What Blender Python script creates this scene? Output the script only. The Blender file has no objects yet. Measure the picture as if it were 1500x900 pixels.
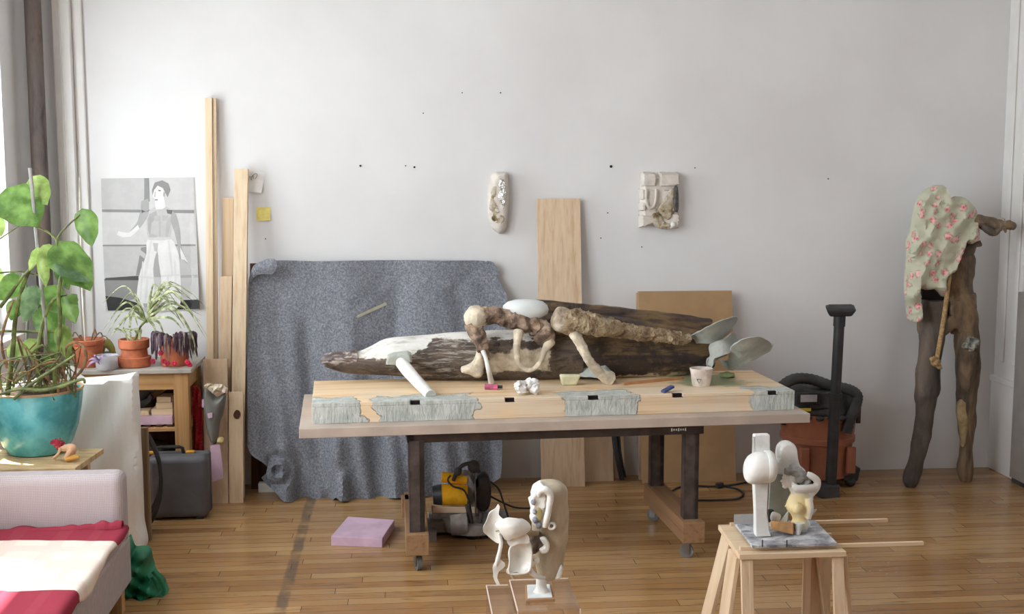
import bpy, bmesh, math, random
from mathutils import Vector, Matrix, noise, Euler
from mathutils.geometry import delaunay_2d_cdt
random.seed(7)
SC = bpy.context.scene
COL = SC.collection
PI = math.pi
# ------------------------------------------------------------------ camera model (1500x900 frame)
FPX, CAMH, YAW, PITCH = 1752.0, 2.0, math.radians(5.2), math.radians(6.5)
FW = Vector((math.sin(YAW)*math.cos(PITCH), math.cos(YAW)*math.cos(PITCH), -math.sin(PITCH)))
RT = Vector((math.cos(YAW), -math.sin(YAW), 0)); UP = RT.cross(FW)
CAM = Vector((0, 0, CAMH))
def ray(x, y): return FW + RT*((x-750)/FPX) - UP*((y-450)/FPX)
def P(x, y, Y):                       # point of the measured sight line at depth Y
    d = ray(x, y); return CAM + d*(Y/d.y)
def F(x, y, z=0.0):                   # point of the measured sight line at height z
    d = ray(x, y); return CAM + d*((z-CAMH)/d.z)
def V(*a): return Vector(a)
def lerp(a, b, t): return a+(b-a)*t
def N(p, s=1.0, o=0.0): return noise.noise(Vector((p[0]*s+o, p[1]*s+o*1.7, p[2]*s-o)))

# ------------------------------------------------------------------ mesh builder
class MB:
    def __init__(s): s.v = []; s.f = []; s.m = []; s.cm = 0
    def add(s, vs, fs):
        b = len(s.v); s.v += [Vector(p) for p in vs]
        for f in fs: s.f.append(tuple(b+i for i in f)); s.m.append(s.cm)
        return b
    def hexa(s, p):                   # 8 corners: bottom 4 then top 4
        s.add(p, [(0,3,2,1),(4,5,6,7),(0,1,5,4),(1,2,6,5),(2,3,7,6),(3,0,4,7)]); return s
    def box(s, x0, x1, y0, y1, z0, z1, fn=None):
        p = [V(x0,y0,z0),V(x1,y0,z0),V(x1,y1,z0),V(x0,y1,z0),V(x0,y0,z1),V(x1,y0,z1),V(x1,y1,z1),V(x0,y1,z1)]
        if fn: p = [fn(q) for q in p]
        return s.hexa(p)
    def obox(s, c, size, rot=(0,0,0)):
        M = Euler(rot).to_matrix(); h = Vector(size)/2; c = Vector(c)
        return s.box(-h.x,h.x,-h.y,h.y,-h.z,h.z, lambda q: c+M@q)
    def loft(s, rings, closed=True, caps=True):
        n = len(rings[0]); vs = [p for r in rings for p in r]; fs = []
        for i in range(len(rings)-1):
            for j in range(n if closed else n-1):
                k = (j+1) % n
                fs.append((i*n+j, i*n+k, (i+1)*n+k, (i+1)*n+j))
        if caps and closed:
            fs.append(tuple(range(n-1,-1,-1))); fs.append(tuple(range((len(rings)-1)*n, len(rings)*n)))
        s.add(vs, fs); return s
    def tube(s, pts, r, seg=10, flat=1.0, smooth=0, caps=True):
        pts = [Vector(p) for p in pts]
        rr = list(r) if isinstance(r, (list, tuple)) else [r]*len(pts)
        if smooth: pts, rr = cr(pts, rr, smooth)
        rings = []; ref = None
        for i, p in enumerate(pts):
            t = (pts[min(i+1,len(pts)-1)] - pts[max(i-1,0)])
            if t.length < 1e-9: t = V(0,0,1)
            t.normalize()
            if ref is None:
                ref = V(0,0,1) if abs(t.z) < .9 else V(1,0,0)
            u = t.cross(ref)
            if u.length < 1e-6: u = t.cross(V(0,1,0))
            u.normalize(); w = u.cross(t).normalized(); ref = w
            rings.append([p+u*(rr[i]*math.cos(2*PI*k/seg))*flat+w*(rr[i]*math.sin(2*PI*k/seg)) for k in range(seg)])
        return s.loft(rings, True, caps)
    def lathe(s, prof, c, seg=28, caps=True, sx=1, sy=1):
        c = Vector(c)
        return s.loft([[c+V(max(r,1e-4)*sx*math.cos(2*PI*k/seg), max(r,1e-4)*sy*math.sin(2*PI*k/seg), z) for k in range(seg)] for r, z in prof], True, caps)
    def ell(s, c, r, rot=(0,0,0), seg=20, rg=12):
        M = Euler(rot).to_matrix(); c = Vector(c); rings = []
        for i in range(rg+1):
            a = PI*i/rg; a = min(max(a, .02), PI-.02)
            rings.append([c+M@V(r[0]*math.sin(a)*math.cos(2*PI*k/seg), r[1]*math.sin(a)*math.sin(2*PI*k/seg), -r[2]*math.cos(a)) for k in range(seg)])
        return s.loft(rings)
    def torus(s, c, R, r, rot=(0,0,0), a0=0, a1=2*PI, n=36, seg=10):
        M = Euler(rot).to_matrix(); c = Vector(c)
        return s.tube([c+M@V(R*math.cos(lerp(a0,a1,i/n)), R*math.sin(lerp(a0,a1,i/n)), 0) for i in range(n+1)], r, seg)
    def cyl(s, a, b, r, seg=20, r2=None):
        return s.tube([a, b], [r, r if r2 is None else r2], seg)
    def prism(s, poly, off):          # closed polygon of 3-D points, extruded by off
        n = len(poly); off = Vector(off); vs = [Vector(p) for p in poly]; vs += [p+off for p in vs]
        s.add(vs, [tuple(range(n)), tuple(range(2*n-1, n-1, -1))]+[(i, i+n, (i+1)%n+n, (i+1)%n) for i in range(n)]); return s
    def grid(s, fn, nu, nv):
        vs = [fn(i/nu, j/nv) for j in range(nv+1) for i in range(nu+1)]
        s.add(vs, [(j*(nu+1)+i, j*(nu+1)+i+1, (j+1)*(nu+1)+i+1, (j+1)*(nu+1)+i) for j in range(nv) for i in range(nu)]); return s
    def warp(s, fn): s.v = [fn(p) for p in s.v]; return s
    def rough(s, amp, sc=10, o=0.0):
        s.v = [p+Vector((N(p,sc,o),N(p,sc,o+9.1),N(p,sc,o+23.7)))*amp for p in s.v]; return s
    def relief(s, outline, Yf, front, back, res=4.0, smooth=True, round_back=True):
        """solid with a traced outline: front(d) and back(d) give its depth by distance d (px) to the edge"""
        o = cr2(outline, res) if smooth else seg2(outline, res)
        n = len(o); xs = [p[0] for p in o]; ys = [p[1] for p in o]
        pts = [Vector(p) for p in o]
        y = min(ys)+res*.5; row = 0
        while y < max(ys):
            x = min(xs)+res*(.5 if row % 2 else .25)
            while x < max(xs):
                if inside(x, y, o) and edged(x, y, o) > res*.55: pts.append(Vector((x, y)))
                x += res
            y += res*.87; row += 1
        r = delaunay_2d_cdt(pts, [(i, (i+1) % n) for i in range(n)], [], 1, 1e-4)
        vv, ff = r[0], r[2]
        fr = []; bk = []
        for q in vv:
            d = edged(q[0], q[1], o); Y = Yf(q[0], q[1]) if callable(Yf) else Yf
            b = P(q[0], q[1], Y)
            fv = front(d, q[0], q[1]) if front.__code__.co_argcount > 1 else front(d)
            fr.append(b+V(0,-fv,0)); bk.append(b+V(0, back(d) if callable(back) else back, 0))
        m = len(vv); cnt = {}
        for f in ff:
            for i in range(len(f)):
                e = (f[i], f[(i+1) % len(f)]); k = tuple(sorted(e)); cnt.setdefault(k, []).append(e)
        fs = [tuple(f) for f in ff]+[tuple(m+i for i in reversed(f)) for f in ff]
        fs += [(e[0][1], e[0][0], e[0][0]+m, e[0][1]+m) for e in cnt.values() if len(e) == 1]
        s.add(fr+bk, fs); return s
def cr(pts, rr, k):                   # Catmull-Rom resampling with radii
    P_, R_ = [], []
    n = len(pts)
    for i in range(n-1):
        p0, p1, p2, p3 = pts[max(i-1,0)], pts[i], pts[i+1], pts[min(i+2,n-1)]
        for j in range(k):
            t = j/k
            P_.append(0.5*((2*p1)+(p2-p0)*t+(2*p0-5*p1+4*p2-p3)*t*t+(3*p1-p0-3*p2+p3)*t**3)); R_.append(lerp(rr[i], rr[i+1], t*t*(3-2*t)))
    P_.append(pts[-1]); R_.append(rr[-1]); return P_, R_
def crv(pts, k=6): return cr([Vector(p) for p in pts], [1]*len(pts), k)[0]
def seg2(o, res):
    out = []
    for i in range(len(o)):
        a, b = o[i], o[(i+1) % len(o)]; L = math.hypot(b[0]-a[0], b[1]-a[1]); m = max(1, int(L/res))
        for j in range(m): out.append((lerp(a[0],b[0],j/m), lerp(a[1],b[1],j/m)))
    return out
def cr2(o, res):
    n = len(o); out = []
    for i in range(n):
        p0, p1, p2, p3 = [Vector(o[(i+k) % n]) for k in (-1,0,1,2)]
        m = max(1, int((p2-p1).length/res))
        for j in range(m):
            t = j/m; q = 0.5*((2*p1)+(p2-p0)*t+(2*p0-5*p1+4*p2-p3)*t*t+(3*p1-p0-3*p2+p3)*t**3); out.append((q.x, q.y))
    return out
def inside(x, y, o):
    c = False; n = len(o); j = n-1
    for i in range(n):
        if (o[i][1] > y) != (o[j][1] > y) and x < (o[j][0]-o[i][0])*(y-o[i][1])/(o[j][1]-o[i][1])+o[i][0]: c = not c
        j = i
    return c
def edged(x, y, o):
    best = 1e9; n = len(o)
    for i in range(n):
        ax, ay = o[i]; bx, by = o[(i+1) % n]; dx, dy = bx-ax, by-ay; L = dx*dx+dy*dy
        t = 0 if L == 0 else max(0, min(1, ((x-ax)*dx+(y-ay)*dy)/L))
        best = min(best, (x-ax-t*dx)**2+(y-ay-t*dy)**2)
    return math.sqrt(best)
def dome(h, w):                       # rounded section reaching height h at w px from the edge
    return lambda d: h*math.sqrt(max(0, 1-(1-min(d/w,1))**2))

# ------------------------------------------------------------------ objects
def mesh(name, mb, mats, base=V(0,0,0), rz=0.0, smooth=True, bevel=0, sub=0, remesh=0, iters=4, angle=40, solid=0, bseg=2):
    me = bpy.data.meshes.new(name); R = Matrix.Rotation(-rz, 3, 'Z')
    me.from_pydata([R@(p-base) for p in mb.v], [], mb.f)
    bm = bmesh.new(); bm.from_mesh(me)
    for f, mi in zip(bm.faces, mb.m): f.material_index = mi; f.smooth = smooth
    bmesh.ops.recalc_face_normals(bm, faces=bm.faces[:])
    bm.to_mesh(me); bm.free()
    for m in (mats if isinstance(mats, (list, tuple)) else [mats]): me.materials.append(m)
    o = bpy.data.objects.new(name, me); COL.objects.link(o)
    if solid:
        md = o.modifiers.new('solid', 'SOLIDIFY'); md.thickness = solid; md.offset = 0
    if remesh:
        md = o.modifiers.new('remesh', 'REMESH'); md.mode = 'VOXEL'; md.voxel_size = remesh; md.use_smooth_shade = True
        md = o.modifiers.new('smooth', 'SMOOTH'); md.factor = .5; md.iterations = iters
    if bevel:
        md = o.modifiers.new('bevel', 'BEVEL'); md.width = bevel; md.segments = bseg; md.limit_method = 'ANGLE'; md.angle_limit = math.radians(35)
    if sub:
        md = o.modifiers.new('sub', 'SUBSURF'); md.levels = sub; md.render_levels = sub
    if smooth and not sub and not remesh:
        me.set_sharp_from_angle(angle=math.radians(angle))
    return o
def put(o, base, rz, label, cat, group=None, kind=None):
    o.location = base; o.rotation_euler = (0,0,rz)
    if label: o['label'] = label
    if cat: o['category'] = cat
    if group: o['group'] = group
    if kind: o['kind'] = kind
    return o
class Thing:                          # an Empty at the base that parents the parts
    def __init__(s, name, label, cat, base, rz=0.0, group=None):
        s.base = Vector(base); s.rz = rz; s.zmin = None
        s.e = bpy.data.objects.new(name, None); COL.objects.link(s.e); s.e.empty_display_size = .05
        put(s.e, s.base, rz, label, cat, group)
    def w(s, x, y, z): return s.base+Matrix.Rotation(s.rz, 3, 'Z')@V(x,y,z)   # own frame -> room
    def part(s, name, mb, mats, up=None, label=None, **k):
        if s.zmin is not None: mb.v = [V(p.x, p.y, max(p.z, s.zmin+.0006)) for p in mb.v]
        o = mesh(name, mb, mats, s.base, s.rz, **k); o.parent = up or s.e
        if label: o['label'] = label
        return o
def solo(name, label, cat, mb, mats, group=None, kind=None, base=None, **k):
    if base is None:
        xs = [p.x for p in mb.v]; ys = [p.y for p in mb.v]; zs = [p.z for p in mb.v]
        base = V((min(xs)+max(xs))/2, (min(ys)+max(ys))/2, min(zs))
    o = mesh(name, mb, mats, Vector(base), **k)
    return put(o, base, 0, label, cat, group, kind)
def struct(name, mb, mats, label=None, **k):
    o = mesh(name, mb, mats, **k); o['kind'] = 'structure'
    if label: o['label'] = label
    return o

# ------------------------------------------------------------------ materials
def lin(c):
    f = lambda v: (v/255)/12.92 if v/255 <= .04045 else ((v/255+.055)/1.055)**2.4
    return (f(c[0]), f(c[1]), f(c[2]), 1)
class NT:
    def __init__(s, name):
        s.mat = bpy.data.materials.new(name); s.mat.use_nodes = True; s.t = s.mat.node_tree
        s.b = s.t.nodes['Principled BSDF']; s.tc = s.n('TexCoord')
    def n(s, k, **a):
        o = s.t.nodes.new('ShaderNode'+k)
        for x, y in a.items(): setattr(o, x, y)
        return o
    def l(s, a, b): s.t.links.new(a, b)
    def map(s, sc=(1,1,1), rot=(0,0,0), loc=(0,0,0)):
        m = s.n('Mapping'); m.inputs['Scale'].default_value = sc; m.inputs['Rotation'].default_value = rot; m.inputs['Location'].default_value = loc
        s.l(s.tc.outputs['Object'], m.inputs['Vector']); return m.outputs['Vector']
    def noise(s, vec, scale, detail=4, rough=.55, dist=0):
        n = s.n('TexNoise'); n.inputs['Scale'].default_value = scale; n.inputs['Detail'].default_value = detail
        n.inputs['Roughness'].default_value = rough; n.inputs['Distortion'].default_value = dist; s.l(vec, n.inputs['Vector']); return n.outputs['Fac']
    def ramp(s, fac, stops, const=False):
        r = s.n('ValToRGB'); e = r.color_ramp
        e.interpolation = 'CONSTANT' if const else 'LINEAR'
        while len(e.elements) < len(stops): e.elements.new(.5)
        for el, (p, c) in zip(e.elements, stops):
            el.position = p; el.color = c if len(c) == 4 else lin(c)
        s.l(fac, r.inputs['Fac']); return r.outputs['Color']
    def mix(s, f, a, b, mode='MIX'):
        m = s.n('Mix', data_type='RGBA', blend_type=mode)
        for k, v in ((0, f), (6, a), (7, b)):
            if isinstance(v, bpy.types.NodeSocket): s.l(v, m.inputs[k])
            elif k == 0: m.inputs[k].default_value = v
            else: m.inputs[k].default_value = lin(v)
        return m.outputs[2]
    def math(s, op, a, b=0.0, clamp=False):
        m = s.n('Math', operation=op, use_clamp=clamp)
        for k, v in ((0, a), (1, b)):
            if isinstance(v, bpy.types.NodeSocket): s.l(v, m.inputs[k])
            else: m.inputs[k].default_value = v
        return m.outputs[0]
    def xyz(s):
        q = s.n('SeparateXYZ'); s.l(s.tc.outputs['Object'], q.inputs[0]); return q.outputs
    def band(s, v, lo, hi, soft=.01): # 1 inside lo..hi
        a = s.n('MapRange', interpolation_type='SMOOTHSTEP'); s.l(v, a.inputs[0]); a.inputs[1].default_value = lo-soft; a.inputs[2].default_value = lo+soft
        b = s.n('MapRange', interpolation_type='SMOOTHSTEP'); s.l(v, b.inputs[0]); b.inputs[1].default_value = hi-soft; b.inputs[2].default_value = hi+soft
        return s.math('SUBTRACT', a.outputs[0], b.outputs[0])
    def done(s, col, rough=.6, bump=None, bstr=.3, bdist=.01, metal=0, spec=.5, **kw):
        if isinstance(col, bpy.types.NodeSocket): s.l(col, s.b.inputs['Base Color'])
        else: s.b.inputs['Base Color'].default_value = lin(col)
        if isinstance(rough, bpy.types.NodeSocket): s.l(rough, s.b.inputs['Roughness'])
        else: s.b.inputs['Roughness'].default_value = rough
        s.b.inputs['Metallic'].default_value = metal; s.b.inputs['Specular IOR Level'].default_value = spec
        for k, v in kw.items(): s.b.inputs[k.replace('_', ' ')].default_value = v
        if bump is not None:
            m = s.n('Bump'); m.inputs['Strength'].default_value = bstr; m.inputs['Distance'].default_value = bdist
            s.l(bump, m.inputs['Height']); s.l(m.outputs[0], s.b.inputs['Normal'])
        return s.mat
def dark(c, k): return tuple(max(0, min(255, v*k)) for v in c)
def plain(name, c, rough=.6, var=.08, sc=9, bump=.15, bsc=60, metal=0, spec=.4, c2=None, lo=.42, hi=.62, bd=.004, **kw):
    t = NT(name); v = t.map()
    f = t.noise(v, sc, 5)
    col = t.ramp(f, [(lo, dark(c, 1-var)), (hi, c2 or dark(c, 1+var*.6))])
    return t.done(col, rough, t.noise(v, bsc, 3), bump, bd, metal, spec, **kw)
def wood(name, c1, c2, axis=2, sc=1.0, rough=.6, knots=False):
    t = NT(name); s = [30*sc]*3; s[axis] = .7*sc
    v = t.map(tuple(s)); f = t.noise(v, 1.0, 4, .55, .2)
    s2 = [160*sc]*3; s2[axis] = 3*sc
    g = t.noise(t.map(tuple(s2)), 1.0, 2)
    col = t.ramp(f, [(.3, c2), (.5, c1), (.72, dark(c1, 1.05))])
    col = t.mix(t.math('MULTIPLY', g, .35), col, dark(c2, .92))
    return t.done(col, rough, g, .12, .002, spec=.3)
def blotch(name, cols, sc=6, stretch=(1,1,1), rough=.75, bump=.5, bsc=35, bd=.01, dist=.6, spec=.3):
    t = NT(name); v = t.map(stretch)
    f = t.noise(v, sc, 7, .62, dist); n = len(cols)
    col = t.ramp(f, [(.30+.42*i/(n-1), c) for i, c in enumerate(cols)])
    return t.done(col, rough, t.noise(t.map(), bsc, 5), bump, bd, spec=spec)

M = {}
# --- room surfaces
t = NT('white_wall_paint'); v = t.map()
f = t.noise(v, 1.4, 4); col = t.ramp(f, [(.35, (224,224,225)), (.65, (231,232,233))])
M['wall'] = t.done(col, .75, t.noise(t.map((1,1,.7)), 22, 5), .10, .006, spec=.25)
M['trim'] = plain('white_trim_paint', (230,229,227), .5, .015, 5, .02, 40)
M['ceil'] = plain('ceiling_paint', (225,224,222), .8, .02)
t = NT('worn_plank_floor'); v = t.map()
def bricks(mortar, c1, c2, cm, off=0.0):
    b = t.n('TexBrick'); b.offset = 0; b.squash = 1.0
    b.inputs['Scale'].default_value = 1; b.inputs['Brick Width'].default_value = 1.05; b.inputs['Row Height'].default_value = .075
    b.inputs['Mortar Size'].default_value = mortar; b.inputs['Mortar Smooth'].default_value = .3
    b.inputs['Color1'].default_value = lin(c1); b.inputs['Color2'].default_value = lin(c2); b.inputs['Mortar'].default_value = lin(cm)
    q = t.xyz(); wn = t.n('TexWhiteNoise', noise_dimensions='1D'); t.l(t.math('FLOOR', t.math('DIVIDE', q[1], .075)), wn.inputs['W'])
    cb = t.n('CombineXYZ'); t.l(t.math('ADD', q[0], t.math('MULTIPLY', wn.outputs['Value'], 3.7)), cb.inputs[0]); t.l(q[1], cb.inputs[1])
    t.l(cb.outputs[0], b.inputs['Vector']); return b
bk = bricks(.0017, (192,154,106), (162,120,76), (66,48,34))
g = t.noise(t.map((1.6, 46, 1)), 1.0, 5, .6, .5)
col = t.mix(t.ramp(g, [(.3,(0,0,0)),(.75,(95,95,95))]), bk.outputs['Color'], (140,104,66))
wear = t.ramp(t.noise(t.map((1,1.8,1)), 1.3, 7, .68), [(.40,(0,0,0)),(.70,(160,160,160))])
col = t.mix(wear, col, (118,92,66))
blot = t.ramp(t.noise(t.map((1.3,9,1), loc=(3,1,0)), 2.1, 6, .66, .6), [(.55,(0,0,0)),(.70,(200,200,200))])
col = t.mix(blot, col, (84,64,46))
o = t.xyz(); wob = t.math('ADD', o[0], t.math('MULTIPLY', t.noise(v, 9, 5), .03))
st = t.math('MULTIPLY', t.band(wob, -.59, -.535, .008), t.ramp(t.noise(v, 5, 5), [(.36,(60,60,60)),(.55,(225,225,225))]))
col = t.mix(st, col, (92,80,68))
vo = t.n('TexVoronoi'); vo.inputs['Scale'].default_value = 26; vo.inputs['Randomness'].default_value = 1; t.l(t.map((.8,1,1)), vo.inputs['Vector'])
sp = t.ramp(vo.outputs['Distance'], [(.0,(255,255,255)),(.13,(255,255,255)),(.16,(0,0,0))])
reg = t.ramp(t.noise(v, 1.1, 4), [(.50,(0,0,0)),(.60,(150,150,150))])
col = t.mix(t.math('MULTIPLY', sp, t.math('MULTIPLY', reg, t.math('MULTIPLY', o[0], .5, True), True), True), col, (205,200,192))
ro = t.ramp(t.noise(v, 4, 5), [(.3,(95,95,95)),(.7,(140,140,140))])
M['floor'] = t.done(col, ro, bk.outputs['Fac'], -.25, .003, spec=.4)
# --- general
M['pine'] = wood('pine_wood', (224,201,172), (206,174,138), sc=1.5)
M['pinex'] = wood('pine_wood_lengthwise', (226,203,172), (208,178,142), axis=0, sc=1.5)
M['piney'] = wood('pine_wood_crosswise', (224,200,168), (204,170,132), axis=1)
M['ply'] = wood('pale_plywood', (222,198,168), (208,178,144), sc=.7)
M['timber'] = wood('construction_timber', (232,212,182), (212,182,144), sc=1.2)
M['oak'] = wood('brown_desk_wood', (200,160,112), (176,132,84), sc=1.4)
M['oakx'] = wood('brown_desk_wood_lengthwise', (200,160,112), (176,132,84), axis=0, sc=1.4)
M['brownbeam'] = wood('reddish_beam_wood', (158,124,92), (130,98,70), axis=1)
M['darkboard'] = wood('dark_brown_board', (92,62,42), (66,42,28))
M['greyboard'] = wood('weathered_board_edge', (150,128,100), (112,92,70))
M['mdf'] = plain('mdf_brown', (178,146,108), .7, .03, 6, .05, 120)
M['rail'] = plain('dark_brown_rail', (66,55,50), .5, .12, 14, .1, 60, metal=.3)
M['steel'] = plain('brown_black_steel', (88,78,75), .5, .15, 14, .1, 60, metal=.3)
M['iron'] = plain('dark_steel', (44,38,38), .5, .2, 12, .1, 50, metal=.4)
M['zinc'] = plain('zinc_metal', (150,150,150), .35, .1, 14, .05, 60, metal=.8)
M['rubber'] = plain('grey_rubber', (112,112,110), .6, .1)
M['black'] = plain('black_plastic', (48,48,50), .45, .15, 12, .1, 80)
M['dullblack'] = plain('dusty_black_plastic', (66,65,66), .6, .2, 8, .15, 60)
M['taupe'] = plain('taupe_table_paint', (186,172,160), .5, .05, 5, .1, 50)
M['plaster'] = plain('white_plaster', (226,226,222), .7, .06, 10, .25, 55, c2=(236,236,233))
M['plasterg'] = blotch('green_grey_plaster', [(150,154,148),(176,180,174),(196,199,193)], 7, bump=.4, bsc=60)
M['cream'] = plain('cream_plaster', (214,202,180), .75, .14, 16, .5, 50, bd=.008)
M['pinkfoam'] = plain('pink_foam_board', (214,184,206), .7, .05, 8, .12, 90)
M['whitefoam'] = plain('white_paper', (240,240,238), .7, .03)
M['soil'] = blotch('potting_soil', [(44,32,24),(70,52,38),(112,92,70)], 60, bump=.8, bsc=90)
M['terra'] = plain('terracotta_clay', (192,112,78), .75, .12, 14, .15, 60)
M['rope'] = plain('pale_rope', (176,146,102), .85, .15, 60, .6, 200)
M['leaf'] = plain('green_leaf', (98,138,64), .35, .15, 12, .2, 40, c2=(126,162,88))
M['leaf2'] = plain('yellow_green_leaf', (146,178,88), .4, .12, 12, .2, 40, c2=(176,200,122))
M['leaf3'] = plain('dark_glossy_leaf', (98,136,92), .28, .15, 12, .2, 40, c2=(140,172,130))
for k in ('leaf','leaf2','leaf3'):
    nt = M[k].node_tree; pb = nt.nodes['Principled BSDF']; tl = nt.nodes.new('ShaderNodeBsdfTranslucent'); mx = nt.nodes.new('ShaderNodeMixShader')
    nt.links.new(pb.inputs['Base Color'].links[0].from_socket, tl.inputs['Color']); mx.inputs[0].default_value = .38
    nt.links.new(pb.outputs[0], mx.inputs[1]); nt.links.new(tl.outputs[0], mx.inputs[2]); nt.links.new(mx.outputs[0], nt.nodes['Material Output'].inputs['Surface'])
M['stem'] = plain('green_stem', (104,116,62), .5, .25, 20, .2, 60)
M['root'] = plain('brown_root', (128,98,70), .8, .3, 25, .4, 60)

# ------------------------------------------------------------------ the room
XL, XR, YB, ZC, YF = -2.25, 4.25, 7.62, 3.9, -1.2
struct('floor', MB().box(XL-.3, XR+.3, YF, YB+.2, -.12, 0), M['floor'], 'worn honey brown strip plank floor', smooth=False)
struct('wall_back', MB().box(XL-.2, XR+.2, YB, YB+.15, 0, ZC), M['wall'], 'large white painted wall', smooth=False)
struct('wall_right', MB().box(XR, XR+.15, YF, YB, 0, ZC), M['wall'], smooth=False)
struct('ceiling', MB().box(XL-.2, XR+.2, YF, YB+.2, ZC, ZC+.1), M['ceil'], smooth=False)
WIN = [(5.85, 7.08), (3.95, 5.25), (1.7, 3.7)]; WZ0, WZ1 = 1.06, 3.65
wl = MB(); xa, xb = XL-.15, XL
wl.box(xa, xb, YF, YB, 0, WZ0); wl.box(xa, xb, YF, YB, WZ1, ZC)
ys = [YF]+[q for a, b in sorted(WIN) for q in (a, b)]+[YB]
for i in range(0, len(ys), 2): wl.box(xa, xb, ys[i], ys[i+1], WZ0, WZ1)
wl.box(xa, xb, WIN[0][0], WIN[0][1], WZ1-.75, WZ1)  # added block closes the first window's top to dim the wall nearby
struct('wall_left', wl, M['wall'], smooth=False)
struct('wall_front', MB().box(XL-.2, XR+.15, YF-.2, YF, 0, ZC), plain('dark_toned_unseen_wall', (150,104,86), .85, .2, 12), smooth=False)  # unseen wall, given a dark brick tone to cut bounced light
t = NT('window_glass'); tr = t.n('BsdfTransparent'); gl = t.n('BsdfGlossy'); gl.inputs['Roughness'].default_value = .02
fr = t.n('LayerWeight'); fr.inputs['Blend'].default_value = .5; ff = t.math('ADD', t.math('MULTIPLY', t.math('POWER', fr.outputs['Facing'], 5.0), .5), .03); mx = t.n('MixShader')
t.l(ff, mx.inputs[0]); t.l(tr.outputs[0], mx.inputs[1]); t.l(gl.outputs[0], mx.inputs[2])
t.l(mx.outputs[0], t.t.nodes['Material Output'].inputs['Surface']); M['glass'] = t.mat
WZT = WZ1
for i, (a, b) in enumerate(WIN):
    WZ1 = WZT-.75 if i == 0 else WZT
    m = MB(); x0, x1 = XL-.13, XL-.07
    m.box(x0,x1,a,a+.06,WZ0,WZ1); m.box(x0,x1,b-.06,b,WZ0,WZ1); m.box(x0,x1,a,b,WZ0,WZ0+.07); m.box(x0,x1,a,b,WZ1-.07,WZ1)
    zm = (WZ0+WZ1)/2; m.box(x0,x1,a,b,zm-.03,zm+.03)
    w = struct('window_%d' % (i+1), m, M['trim'], smooth=False)
    s = mesh('window_sill', MB().box(XL-.07, XL+.05, a-.05, b+.05, WZ0-.035, WZ0+.003), M['trim'], smooth=False, bevel=.006); s.parent = w
    s = mesh('pane', MB().box(XL-.102, XL-.098, a+.055, b-.055, WZ0+.06, WZ1-.06), M['glass'], smooth=False); s.parent = w
struct('trim_1', MB().box(-2.085,-1.985,7.54,7.62,0,ZC).box(-2.045,-2.035,7.53,7.54,0,ZC), M['trim'], 'white painted corner pilaster beside the old pipe', smooth=False, bevel=.006)
struct('trim_2', MB().box(-1.985,-1.925,7.592,7.62,0,ZC), M['trim'], smooth=False, bevel=.008)
m = MB().box(3.945, XR, 7.30, 7.62, .62, ZC).box(3.93,3.945,7.33,7.37,.74,ZC).box(3.93,3.945,7.48,7.52,.74,ZC)
struct('trim_3', m, M['trim'], 'white panelled pier in the corner', smooth=False, bevel=.01)
struct('trim_4', MB().box(3.93, XR, 7.27, 7.62, 0, .62).box(3.92,XR,7.265,7.62,.60,.64), M['trim'], smooth=False, bevel=.006)
m = MB().tube([V(-2.14,7.36,0),V(-2.14,7.36,1.2),V(-2.14,7.36,2.4),V(-2.14,7.36,ZC)], .047, 20)
M['pipe'] = blotch('rusty_painted_pipe', [(72,64,63),(96,88,87),(108,96,88),(84,75,74)], 9, (1,1,.35), .65, .35, 40)
solo('riser_pipe', 'tall dark rusty riser pipe standing beside the window', 'pipe', m, M['pipe'], base=V(-2.14,7.36,0))
for q in [(528,243),(607,245),(594,243),(733,136),(677,136),(895,244),(1018,246),(389,350),(890,312),(880,349),(1213,262),(620,166),(940,362)]:
    c = P(q[0], q[1], YB); r = .009 if q[0] == 895 else (.0065 if q[0] in (528,607) else .004)
    solo('wall_screw', 'small dark screw head in the white back wall', 'screw', MB().cyl(c+V(0,.004,0), c+V(0,-.004,0), r, 10), M['iron'], group='screw heads in the back wall')

# ------------------------------------------------------------------ boards leaning on the wall
def lean(name, label, tl, tr, bl, th, Yt, mat, cat='board', solo_=True, brx=None):
    TL, TR, BL = P(*tl, Yt), P(*tr, Yt), F(*bl); W = TR-TL; W.z = 0; TR = TL+W
    BR = BL+W if brx is None else V(F(*brx).x, BL.y, 0)
    n = (TL-BL).cross(V(1,0,0)).normalized(); n = -n if n.y < 0 else n
    off = n*th; dz = V(0,0,max(0, off.z)) if off.z < 0 else V(0,0,0)
    b2 = V(0,th,0)
    m = MB().hexa([BL, BR, BR+b2, BL+b2, TL, TR, TR+off, TL+off])
    return solo(name, label, cat, m, mat, base=(BL+BR)/2, smooth=False, bevel=.002)
lean('pine_board', 'wide pine board leaning upright below the gap between two wall reliefs', (786,291), (850,291), (793,715), .02, 7.58, M['pine'])
lean('wood_board', 'plain board standing behind the wide pine board under the worktable', (826,560), (896,560), (829,707), .018, 7.56, M['ply'])
lean('wood_strip', 'thin wooden strip behind the black hose under the worktable', (896,600), (912,600), (900,702), .016, 7.585, M['pine'])
lean('mdf_panel', 'square brown MDF panel leaning on the wall behind the sculpture', (935,427), (1072,427), (941,709), .02, 7.53, M['mdf'], 'panel', brx=(1081,708))
lean('pale_panel', 'pale panel edge showing just behind the brown MDF panel', (931.5,429), (1050,429), (936,704), .014, 7.575, M['ply'], 'panel')
lean('batten', 'tallest pale batten leaning on the wall beside the poster', (300,143), (310.5,143), (304,722), .03, 7.57, M['timber'])
lean('batten', 'slim batten tight against the tallest pale batten', (311.8,144), (316.5,144), (315.5,720), .022, 7.58, M['pine'])
lean('timber_stud', 'thick knotty timber stud reaching up to the pinned paper note', (343,247), (363,247), (337.5,731), .05, 7.53, M['timber'])
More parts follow.
